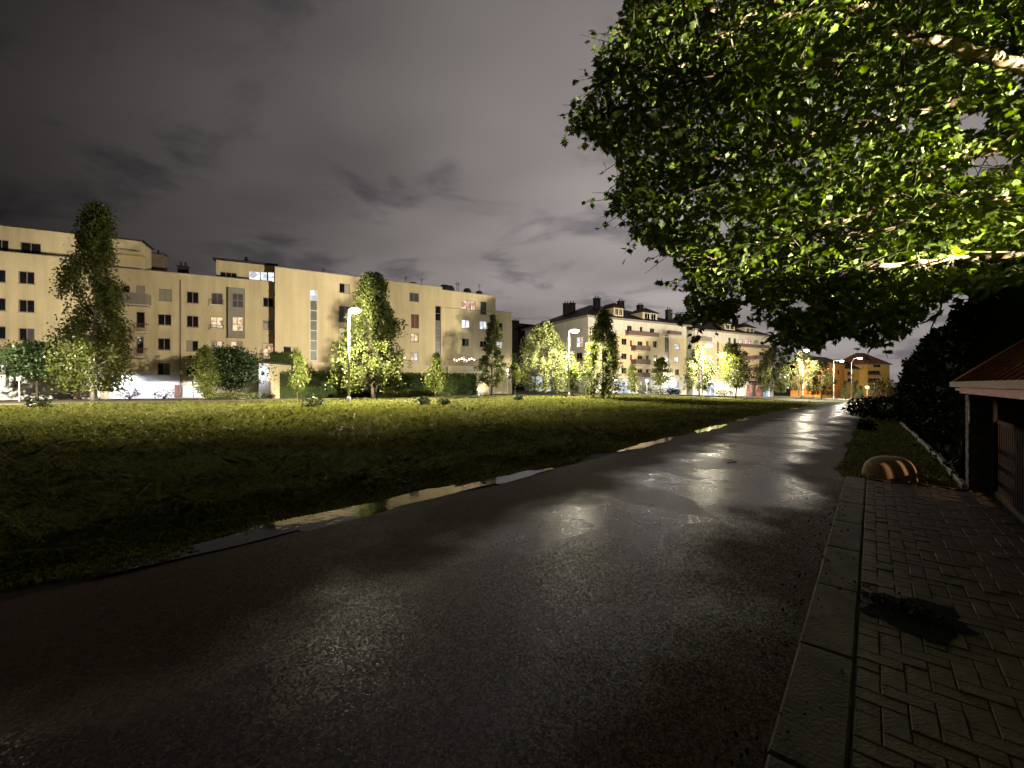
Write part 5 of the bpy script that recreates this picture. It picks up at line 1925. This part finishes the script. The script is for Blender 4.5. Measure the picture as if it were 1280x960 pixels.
def hedge_sheet():
    """rounded bulky hedge: a lumpy dark core and leaf sprays all over it"""
    rng = np.random.default_rng(77)
    ns, na = 60, 14
    V, Fq = [], []
    P = []
    for i in range(ns + 1):
        t = i / ns
        s = 9.62 + 21.0 * t
        hgt = 3.2 + 0.35 * math.sin(s * 0.8) + 0.25 * mnoise.noise((s * 0.6, 0, 0)) - 0.55 * t
        endk = math.sqrt(max(0.02, 1 - max(0, (t - 0.90) / 0.10) ** 2)) if t > 0.9 else 1
        fw = 0.22
        for j in range(na + 1):
            a = math.pi * j / na
            ca, sa = math.cos(a), math.sin(a)
            l = 2.35 - 1.25 * math.copysign(abs(ca) ** 0.45, ca) * endk
            z = hgt * (abs(sa) ** 0.5) * (0.25 + 0.75 * endk)
            b = 0.16 * mnoise.noise((s * 1.3, j * 0.9, 3))
            x, y = SL(s, l - b * (1 if ca > 0 else -1))
            V.append((x - to.x, y - to.y, slope(x) + z + b * 0.6 - 0.05 - to.z))
    for i in range(ns):
        for j in range(na):
            a = i * (na + 1) + j
            Fq.append((a, a + 1, a + na + 2, a + na + 1))
    V = np.array(V)
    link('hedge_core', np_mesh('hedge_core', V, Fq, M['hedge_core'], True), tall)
    Fq = np.array(Fq)
    n = 26000
    pick = rng.integers(0, len(Fq), n)
    u, v = rng.uniform(0, 1, (n, 1)), rng.uniform(0, 1, (n, 1))
    q = V[Fq[pick]]
    P = (q[:, 0] * (1 - u) + q[:, 1] * u) * (1 - v) + (q[:, 3] * (1 - u) + q[:, 2] * u) * v
    P += rng.normal(0, 0.07, P.shape)
    add_leaves(P, 0.16, M['leaf_thuja'], tall, 'foliage', 5, droop=-0.5, up=0.1)
    # the near end face
    mb2 = MB()
    mb2.poly([tuple(V[j]) for j in range(na + 1)])
    mb2.build('hedge_end', M['hedge_core'], tall)


hedge_sheet()
light_block = MB()  # unseen stretch of hedge, added to block the low part of the floodlight
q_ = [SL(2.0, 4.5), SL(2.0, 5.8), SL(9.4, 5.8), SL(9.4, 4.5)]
light_block.prism([(p[0] - to.x, p[1] - to.y) for p in q_], -0.1 - to.z, 3.3)
light_block.build('hedge_core', M['hedge_core'], tall)
rgh = np.random.default_rng(66)
n_h = 3500
P_ = np.array([(*SL(a, 4.5 + b), c) for a, b, c in zip(rgh.uniform(2, 9.4, n_h), np.where(rgh.uniform(0, 1, n_h) < .5, rgh.normal(0, .08, n_h), rgh.uniform(0, 1.3, n_h)), rgh.uniform(0, 3.4, n_h))])
P_[:, 2] = np.where(rgh.uniform(0, 1, n_h) < .5, P_[:, 2], 3.35)
add_leaves(P_, 0.16, M['leaf_thuja'], tall, 'foliage', 8, origin=to)  # leaves of the added, unseen hedge
shrub('dark_bush', 'dark sprawling bush at the road edge where the tall hedge ends', 1103, 19.5, 2.6, 1.15, 'leaf_thuja', 1500, 0.16, 98)
shrub('dark_bush', 'low dark tuft on the verge beside the road, nearer than the sprawling bush', 1083, 14.5, 0.5, 0.35, 'leaf_thuja', 200, 0.12, 99)

# rounded block at the end of the paving, striped by the light that comes through the gate
hb = thing('rounded_block', 'low rounded tan block behind the paving end, striped by light through the gate', 'block', tuple(gp(1113, 7.05)), rotz=R(-42))
m = MB()
nr_, nc_ = 9, 28
for r_ in range(nr_ + 1):
    e = (math.pi / 2) * r_ / nr_
    for c_ in range(nc_):
        a = 2 * math.pi * c_ / nc_
        ce, se = math.cos(e) ** 0.62, math.sin(e) ** 0.9
        x, y, z = 0.385 * ce * math.copysign(abs(math.cos(a)) ** 0.8, math.cos(a)), 0.26 * ce * math.copysign(abs(math.sin(a)) ** 0.8, math.sin(a)), 0.40 * se
        k_ = 1 + 0.05 * mnoise.noise((x * 4, y * 4, z * 4 + 3))
        m.v.append((x * k_, y * k_, z * k_ - 0.03))
for r_ in range(nr_):
    for c_ in range(nc_):
        a, b = r_ * nc_ + c_, r_ * nc_ + (c_ + 1) % nc_
        m.f.append((a, b, b + nc_, a + nc_))
m.build('body', M['rock'], hb, smooth=True)

# roofed shelter with gate
sx_, sy_ = SL(7.6, 1.6)
sh = thing('roofed_shelter', 'low shelter with a dark red roof and pinkish fascia at the right edge', 'shelter', (sx_, sy_, 0), rotz=rotD)
# local axes: x along the road (away from the camera), y to the left of it


def lc(s, l):
    return s - 7.6, -(l - 1.6)


zev = 1.60
x1_, y1_ = lc(9.55, 0.98)
x0_, y0_ = lc(4.7, 0.98)
x2_, y2_ = lc(9.55, 4.0)
xm, ym = lc(7.6, 2.5)
xk, yk = lc(6.2, 2.5)
zr_ = 3.05
m = MB()
m.poly([(x0_, y1_, zev), (x1_, y1_, zev), (xm, ym, zr_), (xk, yk, zr_)][::-1])
m.poly([(x1_, y1_, zev), (x1_, y2_, zev), (xm, ym, zr_)][::-1])
m.poly([(x1_, y2_, zev), (x0_, y2_, zev), (xk, yk, zr_), (xm, ym, zr_)][::-1])
m.poly([(x0_, y2_, zev), (x0_, y1_, zev), (xk, yk, zr_)][::-1])
m.poly([(x0_, y1_, zev - 0.001), (x0_, y2_, zev - 0.001), (x1_, y2_, zev - 0.001), (x1_, y1_, zev - 0.001)][::-1])
roof_o = m.build('roof', M['roof_red'], sh)
# standing seams on the near slope
sm_ = MB()
A3, B3 = Vector((x1_, y1_, zev)), Vector((x0_, y1_, zev))
C3, D3 = Vector((xm, ym, zr_)), Vector((xk, yk, zr_))
for k in range(1, 14):
    t = k / 14
    e = A3.lerp(B3, t)
    xr = e.x
    if xr > xm:
        f_ = (x1_ - xr) / (x1_ - xm)
    elif xr < xk:
        f_ = (xr - x0_) / (xk - x0_)
    else:
        f_ = 1
    q = Vector((xr, y1_ + (ym - y1_) * f_, zev + (zr_ - zev) * f_))
    sm_.tube([e + Vector((0, 0, .012)), q + Vector((0, 0, .012))], 0.016, 4)
sm_.tube([A3 + Vector((0, 0, .015)), C3 + Vector((0, 0, .015))], 0.04, 6)
sm_.tube([Vector((x1_, y2_, zev + .015)), C3 + Vector((0, 0, .015))], 0.04, 6)
sm_.tube([C3 + Vector((0, 0, .015)), D3 + Vector((0, 0, .015))], 0.045, 6)
sm_.build('seam', M['roof_red'], roof_o)
m = MB()
m.box(x0_, x1_ + 0.06, y1_ + 0.002, y1_ + 0.04, zev - 0.045, zev + 0.035)
m.build('fascia', M['fascia'], sh)
m = MB()
m.box(x0_, x1_ - 0.45, y1_ - 0.06, y1_ - 0.015, zev - 0.135, zev - 0.05)
m.build('eave_board', M['fascia_red'], sh)
m = MB()
m.box(x1_ - 0.445, x1_ - 0.02, y1_ - 0.06, y1_ - 0.015, zev - 0.10, zev - 0.06)
m.build('eave_end', M['fascia'], sh)
m = MB()
m.box(x1_ + 0.002, x1_ + 0.05, y2_, y1_ - 0.002, zev - 0.045, zev + 0.035)
m.build('end_fascia', M['wood_dark'], sh)
# timber post beside the pier, beams, back wall
px1, py1 = lc(9.28, 1.28)
for (s_, l_) in ((9.42, 1.30), (9.42, 3.6), (6.0, 3.6)):
    a, b = lc(s_, l_)
    m = MB()
    m.box(a - 0.05, a + 0.05, b - 0.05, b + 0.05, -0.1, zev - 0.06)
    m.build('post', M['wood_dark'], sh)
m = MB()
a, b = lc(9.45, 3.7)
m.box(x0_ + 0.3, a, b - 0.04, b, 0.0, zev - 0.06)
m.build('back_wall', M['wood_dark'], sh)
m = MB()
a0_, b0_ = lc(9.40, 3.6)
a1_, b1_ = lc(9.40, 1.36)
m.box(a0_ - 0.02, a0_ + 0.02, b0_ + 0.06, b1_ - 0.06, 0.02, zev - 0.01)
m.build('end_wall', M['wood_dark'], sh)
# pier of grey blocks carrying the eave
bp_ = thing('brick_pier', 'square pier of grey blocks under the corner of the red roof', 'pier', (*SL(9.12, 1.20), 0), rotz=rotD)
m = MB()
m.box(-0.105, 0.105, -0.105, 0.105, -0.1, zev - 0.14)
m.build('mortar_core', M['mortar'], bp_)
bm_ = block_mesh(0.128, 0.256, 0.088, 0.006, 'brick', M['pier'])
for k in range(15):
    for q in (-1, 1):
        o = link('brick', bm_, bp_, ((q * 0.066, 0, 0.09 + k * 0.0965) if k % 2 else (0, q * 0.066, 0.09 + k * 0.0965)), 0 if k % 2 else math.pi / 2)
# picket gate between pier and the frame edge
gt = thing('picket_gate', 'dark picket gate under the red roofed shelter, pale light between its pickets', 'gate', (*SL(7.3, 1.34), 0), rotz=rotD)
pk = MB()
pk.box(-0.031, 0.031, -0.011, 0.011, 0.06, 1.02)
pk.poly([(-0.031, -0.011, 1.02), (0.031, -0.011, 1.02), (0, -0.011, 1.09)])
pk.poly([(-0.031, 0.011, 1.02), (0.031, 0.011, 1.02), (0, 0.011, 1.09)][::-1])
pk.quad((-0.031, -0.011, 1.02), (0, -0.011, 1.09), (0, 0.011, 1.09), (-0.031, 0.011, 1.02))
pk.quad((0, -0.011, 1.09), (0.031, -0.011, 1.02), (0.031, 0.011, 1.02), (0, 0.011, 1.09))
pkm = pk.mesh('picket', M['wood_dark'])
for k in range(31):
    link('picket', pkm, gt, (1.62 - k * 0.10, 0, 0))
m = MB()
m.box(1.53, 1.70, 0.014, 0.05, 0.03, 1.42)
m.build('gate_stile', M['wood_dark'], gt)
for zz in (0.22, 0.44, 0.66):
    m = MB()
    m.box(-1.4, 1.68, -0.05, -0.013, zz, zz + 0.05)
    m.build('rail', M['wood_dark'], gt)
il = thing('shelter_lamp', 'small warm lamp inside the shelter, shining out between the pickets', 'lamp', (*SL(7.5, 3.1), 1.16))
m = MB()
m.lathe([(0.0, -0.05), (0.05, -0.04), (0.06, 0.0), (0.05, 0.04), (0.0, 0.05)], 10)
m.build('bulb', M['orange_glow'], il, smooth=True)
m = MB()
m.tube([(0, 0, 0.055), (0, 0, 0.75)], 0.012, 6)
m.build('cord', M['metal_dark'], il)
ld = bpy.data.lights.new('shelter_light', 'SPOT')
ld.spot_size = R(46)
ld.spot_blend = 0.5
ld.energy = 300
ld.color = (1.0, 0.62, 0.34)
ld.shadow_soft_size = 0.02
q_ = link('shelter_light', ld, il, (-0.06, 0.07, 0.0))
q_.rotation_euler = (Vector((*SL(9.3, 0.25), 0.2)) - Vector(il.location)).to_track_quat('-Z', 'Y').to_euler()
# kerb under the gate
ks = MB()
ks.box(-2.5, 1.9, -0.10, 0.06, -0.05, 0.10)
prop(ks.build('gate_kerb', M['concrete'], None, (*SL(7.2, 1.36), 0), rotD), kind='structure')
# lit pale post inside the shelter
wb = thing('waste_bin', 'pale bin standing inside the shelter behind the pickets at the right edge', 'bin', (*SL(5.9, 2.2), 0), rotz=rotD)
m = MB()
m.box(-0.25, 0.25, -0.25, 0.25, 0.06, 0.95)
m.build('body', M['garage_white'], wb)
m = MB()
m.box(-0.28, 0.28, -0.28, 0.28, 0.953, 1.03)
m.build('lid', M['plaster_grey'], wb)

# wet leaves on the paving puddle, twigs on the road
rng = np.random.default_rng(5)
n = 420
ss, ll = rng.normal(3.97, 0.075, n), rng.normal(0.14, 0.12, n)
ss -= (ll - 0.14) * 0.35
P = np.array([(*SL(a, b), PZ + 0.009 + abs(rng.normal(0, 0.004))) for a, b in zip(ss, ll)])
o = add_leaves(P, 0.030, M['debris'], None, 'leaf_litter', 3, up=7, droop=0)
prop(o, kind='stuff')
n = 260
P = []
for k in range(n):
    s_ = rng.uniform(1.5, 9)
    l_ = -0.36 + rng.normal(0, 0.10)
    x, y = SL(s_, l_)
    P.append((x, y, 0.045 + abs(rng.normal(0, 0.006))))
o = add_leaves(np.array(P), 0.026, M['debris'], None, 'gutter_litter', 4, up=7, droop=0)
prop(o, kind='stuff')
for k, (s_, l_, L_, a_) in enumerate(((11.4, -2.6, 0.22, 0.6), (9.1, -2.15, 0.16, 1.9), (8.9, -2.05, 0.12, 0.3))):
    x, y = SL(s_, l_)
    t = thing('fallen_twig', ('longest fallen twig lying on the wet road', 'short fallen twig on the road, left one of two', 'shortest fallen twig on the road, right one of two')[k], 'twig', (x, y, slope(x) + 0.075), 'fallen twigs on the road')
    m = MB()
    dx_, dy_ = math.cos(a_) * L_, math.sin(a_) * L_
    m.tube([(-dx_, -dy_, 0), (0.02, 0.01, 0.012), (dx_, dy_, 0.004)], [0.009, 0.007, 0.004], 5)
    m.tube([(0.02, 0.01, 0.012), (0.02 + dy_ * 0.5, 0.01 + dx_ * 0.5, 0.02)], [0.006, 0.003], 4)
    m.build('twig', M['bark'], t)

# ================================================================= grass
def grass():
    rng = np.random.default_rng(9)
    n = 560000
    r_ = np.exp(rng.uniform(math.log(2.6), math.log(85), n))
    a = rng.uniform(R(-58), R(50), n)
    x, y = r_ * np.sin(a), r_ * np.cos(a)
    s = D.x * x + D.y * y
    l = NR.x * x + NR.y * y
    le = np.array([left_edge(v) for v in np.linspace(-20, 120, 1401)])
    lim = np.interp(s, np.linspace(-20, 120, 1401), le)
    off = l - lim
    ragged = 0.25 * np.sin(s * 2.1) * np.sin(s * 0.83 + 1) - 0.05
    keep_l = (off < ragged) & (s < 66)
    # lawn ends at the street in front of the houses
    lx, ly = np.array([p[0] for p in LINE]), np.array([p[1] for p in LINE])
    keep_l &= y < np.interp(x, lx, ly) - 1.8
    keep_r = (l > -0.42 + 0.1 * np.sin(s * 1.7)) & (l < 1.0) & (s > 9.15) & (s < 62)
    # bare puddle strips
    pud = np.zeros(n, bool)
    for (s0, l0, ls, ll_) in ((2.6, -4.75, 1.7, .36), (5.2, -4.55, 1.3, .22), (10.6, -4.4, 1.3, .2), (15.8, -4.3, 1.5, .22), (20.5, -4.3, 1.2, .16)):
        pud |= (np.abs(s - s0) < ls * 0.95) & (np.abs(l - l0) < ll_ * 0.85)
    keep = (keep_l | keep_r) & ~pud
    x, y, r_, s, l, kr, off = x[keep], y[keep], r_[keep], s[keep], l[keep], keep_r[keep], off[keep]
    m_ = len(x)
    z = np.array([gz(a_, b_) for a_, b_ in zip(x, y)])
    pat = np.array([mnoise.noise((a_ * 0.35, b_ * 0.35, 9)) + 0.6 * mnoise.noise((a_ * 1.3, b_ * 1.3, 2)) for a_, b_ in zip(x, y)])
    h = (0.20 + 0.12 * pat) * rng.uniform(0.55, 1.35, m_)
    h = np.clip(h, 0.06, 0.42)
    h[kr] *= 0.32
    near = np.clip((-off) / 1.2, 0.25, 1)
    h[~kr] *= near[~kr]
    w = np.clip(0.0032 + 0.0008 * r_, 0.0045, 0.04) * rng.uniform(0.7, 1.3, m_)
    th = rng.uniform(0, 6.283, m_)
    ld = rng.uniform(0, 6.283, m_)
    ln = h * rng.uniform(0.3, 1.5, m_)
    V = np.empty((m_, 5, 3))
    cx, sx2 = np.cos(th) * w, np.sin(th) * w
    V[:, 0] = np.stack([x - cx, y - sx2, z - 0.02], 1)
    V[:, 1] = np.stack([x + cx, y + sx2, z - 0.02], 1)
    mx, my = x + np.cos(ld) * ln * 0.3, y + np.sin(ld) * ln * 0.3
    V[:, 2] = np.stack([mx + cx * 0.7, my + sx2 * 0.7, z + h * 0.62], 1)
    V[:, 3] = np.stack([x + np.cos(ld) * ln, y + np.sin(ld) * ln, z + h * rng.uniform(0.55, 1.0, m_)], 1)
    V[:, 4] = np.stack([mx - cx * 0.7, my - sx2 * 0.7, z + h * 0.62], 1)
    idx = np.arange(m_)[:, None] * 5
    Fq = np.hstack([idx, idx + 1, idx + 2, idx + 3, idx + 4])
    o = link('grass', np_mesh('grass', V.reshape(-1, 3), Fq, M['grass']))
    prop(o, kind='stuff')


grass()

# ================================================================= overhanging maple at the right
def big_tree():
    rng = np.random.default_rng(31)
    T0 = Vector((9.3, 5.6, 0.0))
    root = thing('maple_tree', 'big maple overhanging the road from the right, leaves lit from below', 'tree', T0)
    tr = MB()
    tr.tube([Vector(p) - T0 for p in ((9.3, 5.6, -0.1), (9.25, 5.6, 1.5), (9.1, 5.55, 3.2), (8.9, 5.5, 5.0), (8.8, 5.6, 7.0), (8.7, 5.8, 9.0))], [0.36, 0.28, 0.25, 0.21, 0.15, 0.07], 12)
    tr.build('trunk', M['bark'], root, smooth=True)

    def L(*pts):
        return [pw(*p) for p in pts]

    starts = [Vector((9.0, 5.5, 4.2)), Vector((9.1, 5.55, 3.2)), Vector((9.15, 5.55, 2.8)), Vector((8.8, 5.6, 7.0)), Vector((8.95, 5.5, 4.6)), Vector((9.1, 5.6, 3.0)), Vector((8.8, 5.6, 6.2))]
    limbs = [
        (L((1280, 80, 5.3), (1190, 55, 5.1), (1128, 42, 5.0), (1050, 75, 5.0), (950, 95, 5.1), (850, 90, 5.3), (770, 80, 5.6)), 0.085),
        (L((1330, 180, 6.2), (1210, 190, 6.2), (1090, 262, 6.0), (960, 300, 6.0), (870, 330, 6.1), (800, 285, 6.4)), 0.08),
        (L((1300, 318, 5.0), (1190, 322, 4.9), (1090, 335, 4.9), (990, 360, 5.1), (900, 385, 5.4)), 0.05),
        (L((1330, -120, 6.0), (1150, -80, 5.8), (1000, -20, 5.6), (880, 60, 5.6), (790, 130, 5.7), (725, 160, 5.9)), 0.09),
        (L((1340, 110, 7.0), (1180, 130, 6.9), (1020, 170, 6.6), (880, 200, 6.4), (790, 240, 6.3)), 0.09),
        (L((1340, 350, 7.4), (1220, 360, 7.5), (1120, 380, 7.6), (1030, 405, 7.6), (985, 415, 7.6)), 0.06),
        (L((1340, -30, 6.6), (1160, 0, 6.5), (1000, 20, 6.3), (880, 10, 6.1), (800, 30, 6.0)), 0.08),
        (L((1300, 250, 5.6), (1200, 240, 5.6), (1120, 285, 5.6), (1040, 300, 5.7), (960, 250, 5.8)), 0.05),
    ]
    starts.append(Vector((9.05, 5.5, 3.9)))
    twigs = MB()
    LV = []
    AX = {}
    # outline of the crown as the photograph shows it; only used to trim the leaf positions in plan of the branch tips
    OUT = [(785, -60), (782, 8), (768, 45), (748, 70), (745, 110), (725, 128), (710, 162), (742, 172), (768, 190), (775, 215), (758, 262), (785, 270), (790, 295), (838, 318), (860, 350), (858, 402), (905, 402), (935, 372), (955, 398), (975, 412), (968, 428), (1020, 436), (1040, 420), (1062, 418), (1085, 430), (1112, 430), (1132, 412), (1158, 385), (1200, 362), (1290, 352), (1480, 380), (1480, -300), (785, -300)]

    def inside(px, py):
        c = False
        j = len(OUT) - 1
        for i in range(len(OUT)):
            xi, yi = OUT[i]
            xj, yj = OUT[j]
            if (yi > py) != (yj > py) and px < (xj - xi) * (py - yi) / (yj - yi) + xi:
                c = not c
            j = i
        return c

    gaps = [(1215, 150, 22, 14), (1240, 200, 30, 10), (1140, 150, 10, 14), (905, 280, 10, 8), (1030, 300, 9, 7), (1000, 380, 14, 8), (1185, 402, 20, 8), (1050, 340, 10, 5), (1275, 90, 10, 14), (800, 190, 6, 5), (1250, 410, 14, 8), (1218, 215, 16, 8)]

    def okp(p):
        if p.y < 0.5:
            return False
        px, py = 640 + F * p.x / p.y, 480 - F * (p.z - CAMZ) / p.y
        if not inside(px, py):
            return False
        if px > 1115 and p.y < 5.35 and abs(py - (40 + (px - 1128) * 0.24)) < 17:
            return False                      # nothing hangs before the big pale bough
        if px > 1060 and p.y < 5.0 and abs(py - 326) < 8:
            return False
        return not any(((px - g[0]) / g[2]) ** 2 + ((py - g[1]) / g[3]) ** 2 < 1 for g in gaps)

    for (pts, r0), st in zip(limbs, starts):
        path_ = [st] + pts
        # smooth
        fine = []
        for a, b in zip(path_, path_[1:]):
            for q in range(4):
                fine.append(a.lerp(b, q / 4) + Vector(rng.normal(0, 0.025, 3)))
        fine.append(path_[-1])
        m = MB()
        nf = len(fine)
        m.tube([p - T0 for p in fine], [max(0.010, r0 * (1 - 0.85 * i / nf)) for i in range(nf)], 9)
        m.build('branch', M['bark_pale'], root, smooth=True)
        # side shoots
        for i in range(3, nf):
            t = i / nf
            p = fine[i]
            d0 = (fine[min(i + 1, nf - 1)] - fine[max(i - 1, 0)]).normalized()
            for q in range(4 if t > 0.25 else 3):
                dv = (d0 * rng.uniform(0.1, 1.0) + Vector(rng.normal(0, 0.75, 3))).normalized()
                dv.z -= 0.12
                ln = rng.uniform(0.45, 1.15) * (1.15 - 0.35 * t)
                e = p + dv * ln + Vector((0, 0, -0.12 * ln))
                if not okp(e):
                    e = p + dv * ln * 0.45
                    if not okp(e):
                        continue
                mid = p.lerp(e, 0.5) + Vector(rng.normal(0, 0.05, 3))
                twigs.tube([p - T0, mid - T0, e - T0], [0.011, 0.008, 0.003], 4, cap=False)
                nlv = int(rng.integers(14, 26))
                for k in range(nlv):
                    tt_ = rng.uniform(0.25, 1.08)
                    b = (p.lerp(mid, tt_ * 2) if tt_ < 0.5 else mid.lerp(e, tt_ * 2 - 1))
                    b = b + Vector(rng.normal(0, 0.10, 3))
                    if okp(b) and b.y > 3.2:
                        LV.append(b)
    # sprays: flattened drooping clusters, gathered where a slow noise field is high
    def spray(c, k_, r0=0.30):
        if k_ <= 0:
            return
        ax = Vector(rng.normal(0, 1, 3))
        ax.z = abs(ax.z) + 1.2
        ax.normalize()
        tg = ax.orthogonal().normalized()
        bt = ax.cross(tg)
        sz = rng.uniform(0.8, 1.25)
        for q in range(k_):
            rr_, an = r0 * math.sqrt(rng.uniform(0, 1)), rng.uniform(0, 6.283)
            b = c + tg * (rr_ * math.cos(an)) + bt * (rr_ * math.sin(an)) + ax * rng.normal(0, 0.05) + Vector((0, 0, -0.4 * rr_))
            if okp(b):
                AX[len(LV)] = (tuple(ax), tuple((b - c).normalized()) if rr_ > 0.02 else (0, 0, -1), sz)
                LV.append(b)
    for k in range(1500):
        px, py = rng.uniform(715, 1460), rng.uniform(-220, 438)
        Yc = rng.uniform(4.4, 6.6)
        c = pw(px, py, Yc)
        if mnoise.noise(c * 1.05 + Vector((5, 1, 2))) < 0.02 or not okp(c):
            continue
        e = c + Vector(rng.normal(0, 0.3, 3))
        if okp(e):
            twigs.tube([c - T0, c.lerp(e, 0.5) - T0, e - T0], [0.008, 0.006, 0.003], 4, cap=False)
        spray(c, int(rng.integers(16, 30)))
    # ragged fringe: single shoots that stand out of the outline
    for (ax_, ay_), (bx_, by_) in zip(OUT[1:], OUT[2:33]):
        for q in range(max(1, int(math.hypot(bx_ - ax_, by_ - ay_) / 13))):
            t_ = rng.uniform(0, 1)
            p_ = pw(ax_ + (bx_ - ax_) * t_, ay_ + (by_ - ay_) * t_, rng.uniform(5.0, 6.4))
            nx__, nz__ = (by_ - ay_), (bx_ - ax_)
            dv = Vector((-abs(nx__) * 0.8 - 4, rng.normal(0, 4), -0.35 * abs(nz__) + rng.normal(0, 6))).normalized()
            ln = rng.uniform(0.10, 0.42)
            twigs.tube([p_ - dv * 0.2 - T0, p_ + dv * ln * 0.5 - T0, p_ + dv * ln - T0], [0.006, 0.004, 0.002], 4, cap=False)
            for z_ in range(int(rng.integers(5, 11))):
                LV.append(p_ + dv * ln * rng.uniform(-0.5, 0.95) + Vector(rng.normal(0, 0.03, 3)))
    # the far side of the crown, in the shade of the near one
    for k in range(4200):
        px, py = rng.uniform(715, 1460), rng.uniform(-220, 438)
        c = pw(px, py, rng.uniform(6.6, 8.6))
        if okp(c):
            spray(c, int(rng.integers(8, 16)), 0.34)
    # unseen boughs added beyond the right border to shade parts of the crown
    for k in range(2600):
        c = Vector((rng.uniform(5.0, 10.0), rng.uniform(0.2, 4.6), rng.uniform(3.5, 6.8)))
        if c.x < 1.33 * c.y + 0.5 or mnoise.noise(c * 0.62 + Vector((1, 7, 3))) < (-0.32 if c.y < 2.1 else 0.22):
            continue
        e = c + Vector(rng.normal(0, 0.3, 3))
        if k % 3 == 0:
            twigs.tube([c - T0, c.lerp(e, 0.5) - T0, e - T0], [0.009, 0.006, 0.003], 4, cap=False)
        for q in range(12):
            b = c.lerp(e, rng.uniform(0, 1)) + Vector(rng.normal(0, 0.16, 3))
            if b.x > 1.30 * b.y + 0.2:
                LV.append(b)
    # hanging bare twigs
    for pts in (((1130, 60, 4.6), (1122, 110, 4.6), (1112, 150, 4.55), (1098, 185, 4.5)), ((1128, 70, 4.6), (1130, 120, 4.6), (1118, 165, 4.6), (1105, 195, 4.6)), ((1182, 345, 4.8), (1176, 385, 4.8), (1164, 410, 4.8), (1159, 436, 4.8)), ((1178, 388, 4.8), (1158, 402, 4.8), (1150, 405, 4.8))):
        twigs.tube([pw(*p) - T0 for p in pts], [0.012, 0.010, 0.007, 0.003][:len(pts)], 5, cap=False)
    tw = twigs.build('twigs', M['bark'], root)
    tw.name = 'twig'
    tw['kind'] = 'stuff'
    # maple leaf: five lobes, folded along the middle
    half = [(0.0, 0.0, 0), (0.30, 0.02, 0.03), (0.24, 0.16, 0.03), (0.52, 0.36, 0.09), (0.27, 0.42, 0.04), (0.30, 0.70, 0.05), (0.13, 0.62, 0.02), (0.0, 1.0, -0.05)]
    lv = [(x, y, z) for x, y, z in half] + [(-x, y, z) for x, y, z in half[1:-1]]
    nlv = len(lv)
    lv.append((0.0, 0.38, 0.0))
    cidx = nlv
    ring = list(range(0, 8)) + list(range(nlv - 1, 7, -1))
    tris = [(cidx, ring[i], ring[(i + 1) % len(ring)]) for i in range(len(ring))]
    base_v = np.array(lv) - np.array([0, 0.0, 0])
    P = np.array([tuple(p) for p in LV])
    n = len(P)
    sc = rng.uniform(0.065, 0.12, n) * np.where(P[:, 1] > 6.6, 1.5, 1.0)
    # leaf frames: tips hang out and down, blades face up with a good deal of scatter
    d = rng.normal(0, 0.8, (n, 3))
    d[:, 2] -= 0.55
    d /= np.linalg.norm(d, axis=1)[:, None]
    nm = rng.normal(0, 0.75, (n, 3))
    nm[:, 2] += 0.75
    for i_, (a_, o_, z_) in AX.items():
        nm[i_] = np.array(a_) * 2.0 + rng.normal(0, 0.55, 3)
        d_ = np.array(o_) + rng.normal(0, 0.45, 3)
        d_[2] -= 0.25
        d[i_] = d_ / np.linalg.norm(d_)
        sc[i_] *= z_
    sd = np.cross(d, nm)
    sd /= np.linalg.norm(sd, axis=1)[:, None]
    nn = np.cross(sd, d)
    # keep the largest in view as leaves of their own
    dist = np.linalg.norm(P - np.array([0, 0, CAMZ]), axis=1)
    pxs = 640 + F * P[:, 0] / P[:, 1]
    pys = 480 - F * (P[:, 2] - CAMZ) / P[:, 1]
    vis = (pxs > 700) & (pxs < 1275) & (pys > 5) & (pys < 470)
    order = np.argsort(np.where(vis, dist / sc, 1e9))
    single = order[:300]
    rest = np.setdiff1d(np.arange(n), single)
    V = (P[rest][:, None] - np.array(T0)[None, None]) + sc[rest][:, None, None] * (base_v[None, :, 0:1] * sd[rest][:, None] + base_v[None, :, 1:2] * d[rest][:, None] + base_v[None, :, 2:3] * nn[rest][:, None])
    Ft = (np.arange(len(rest))[:, None, None] * len(lv) + np.array(tris)[None]).reshape(-1, 3)
    fo = link('foliage', np_mesh('foliage', V.reshape(-1, 3), Ft, M['leaf_maple']), root)
    fo['kind'] = 'stuff'
    lm = np_mesh('leaf', base_v, tris, M['leaf_maple'])
    for i in single:
        o = link('leaf', lm, root)
        mt = Matrix(((sd[i, 0], d[i, 0], nn[i, 0]), (sd[i, 1], d[i, 1], nn[i, 1]), (sd[i, 2], d[i, 2], nn[i, 2])))
        o.rotation_euler = mt.to_euler()
        o.location = Vector(P[i]) - T0
        o.scale = (sc[i],) * 3
    print('maple leaves', n)
    return root


big_tree()

# the lamp outside the frame at the right that lights the maple
gl_ = thing('floodlight', 'floodlight on a pole outside the picture behind the red roofed shelter, lighting the maple', 'lamp', (11.0, -3.0, 0))
m = MB()
m.tube([(0, 0, -0.05), (0, 0, 3.9)], [0.06, 0.045], 8)
m.build('pole', M['lamp_paint'], gl_)
m = MB()
m.box(-0.16, 0.16, -0.2, 0.0, 3.9, 4.2)
m.build('lamp_head', M['metal_dark'], gl_)
ld = bpy.data.lights.new('flood_beam', 'SPOT')
ld.energy = 310000
ld.color = (1.0, 0.90, 0.62)
ld.spot_size = R(37)
ld.spot_blend = 0.65
ld.shadow_soft_size = 0.06
lo = link('flood_beam', ld, gl_, (-0.1, 0.14, 4.05))
tgt = Vector((5.0, 5.6, 4.75))
lo.rotation_euler = (tgt - Vector((10.9, -2.86, 4.05))).to_track_quat('-Z', 'Y').to_euler()
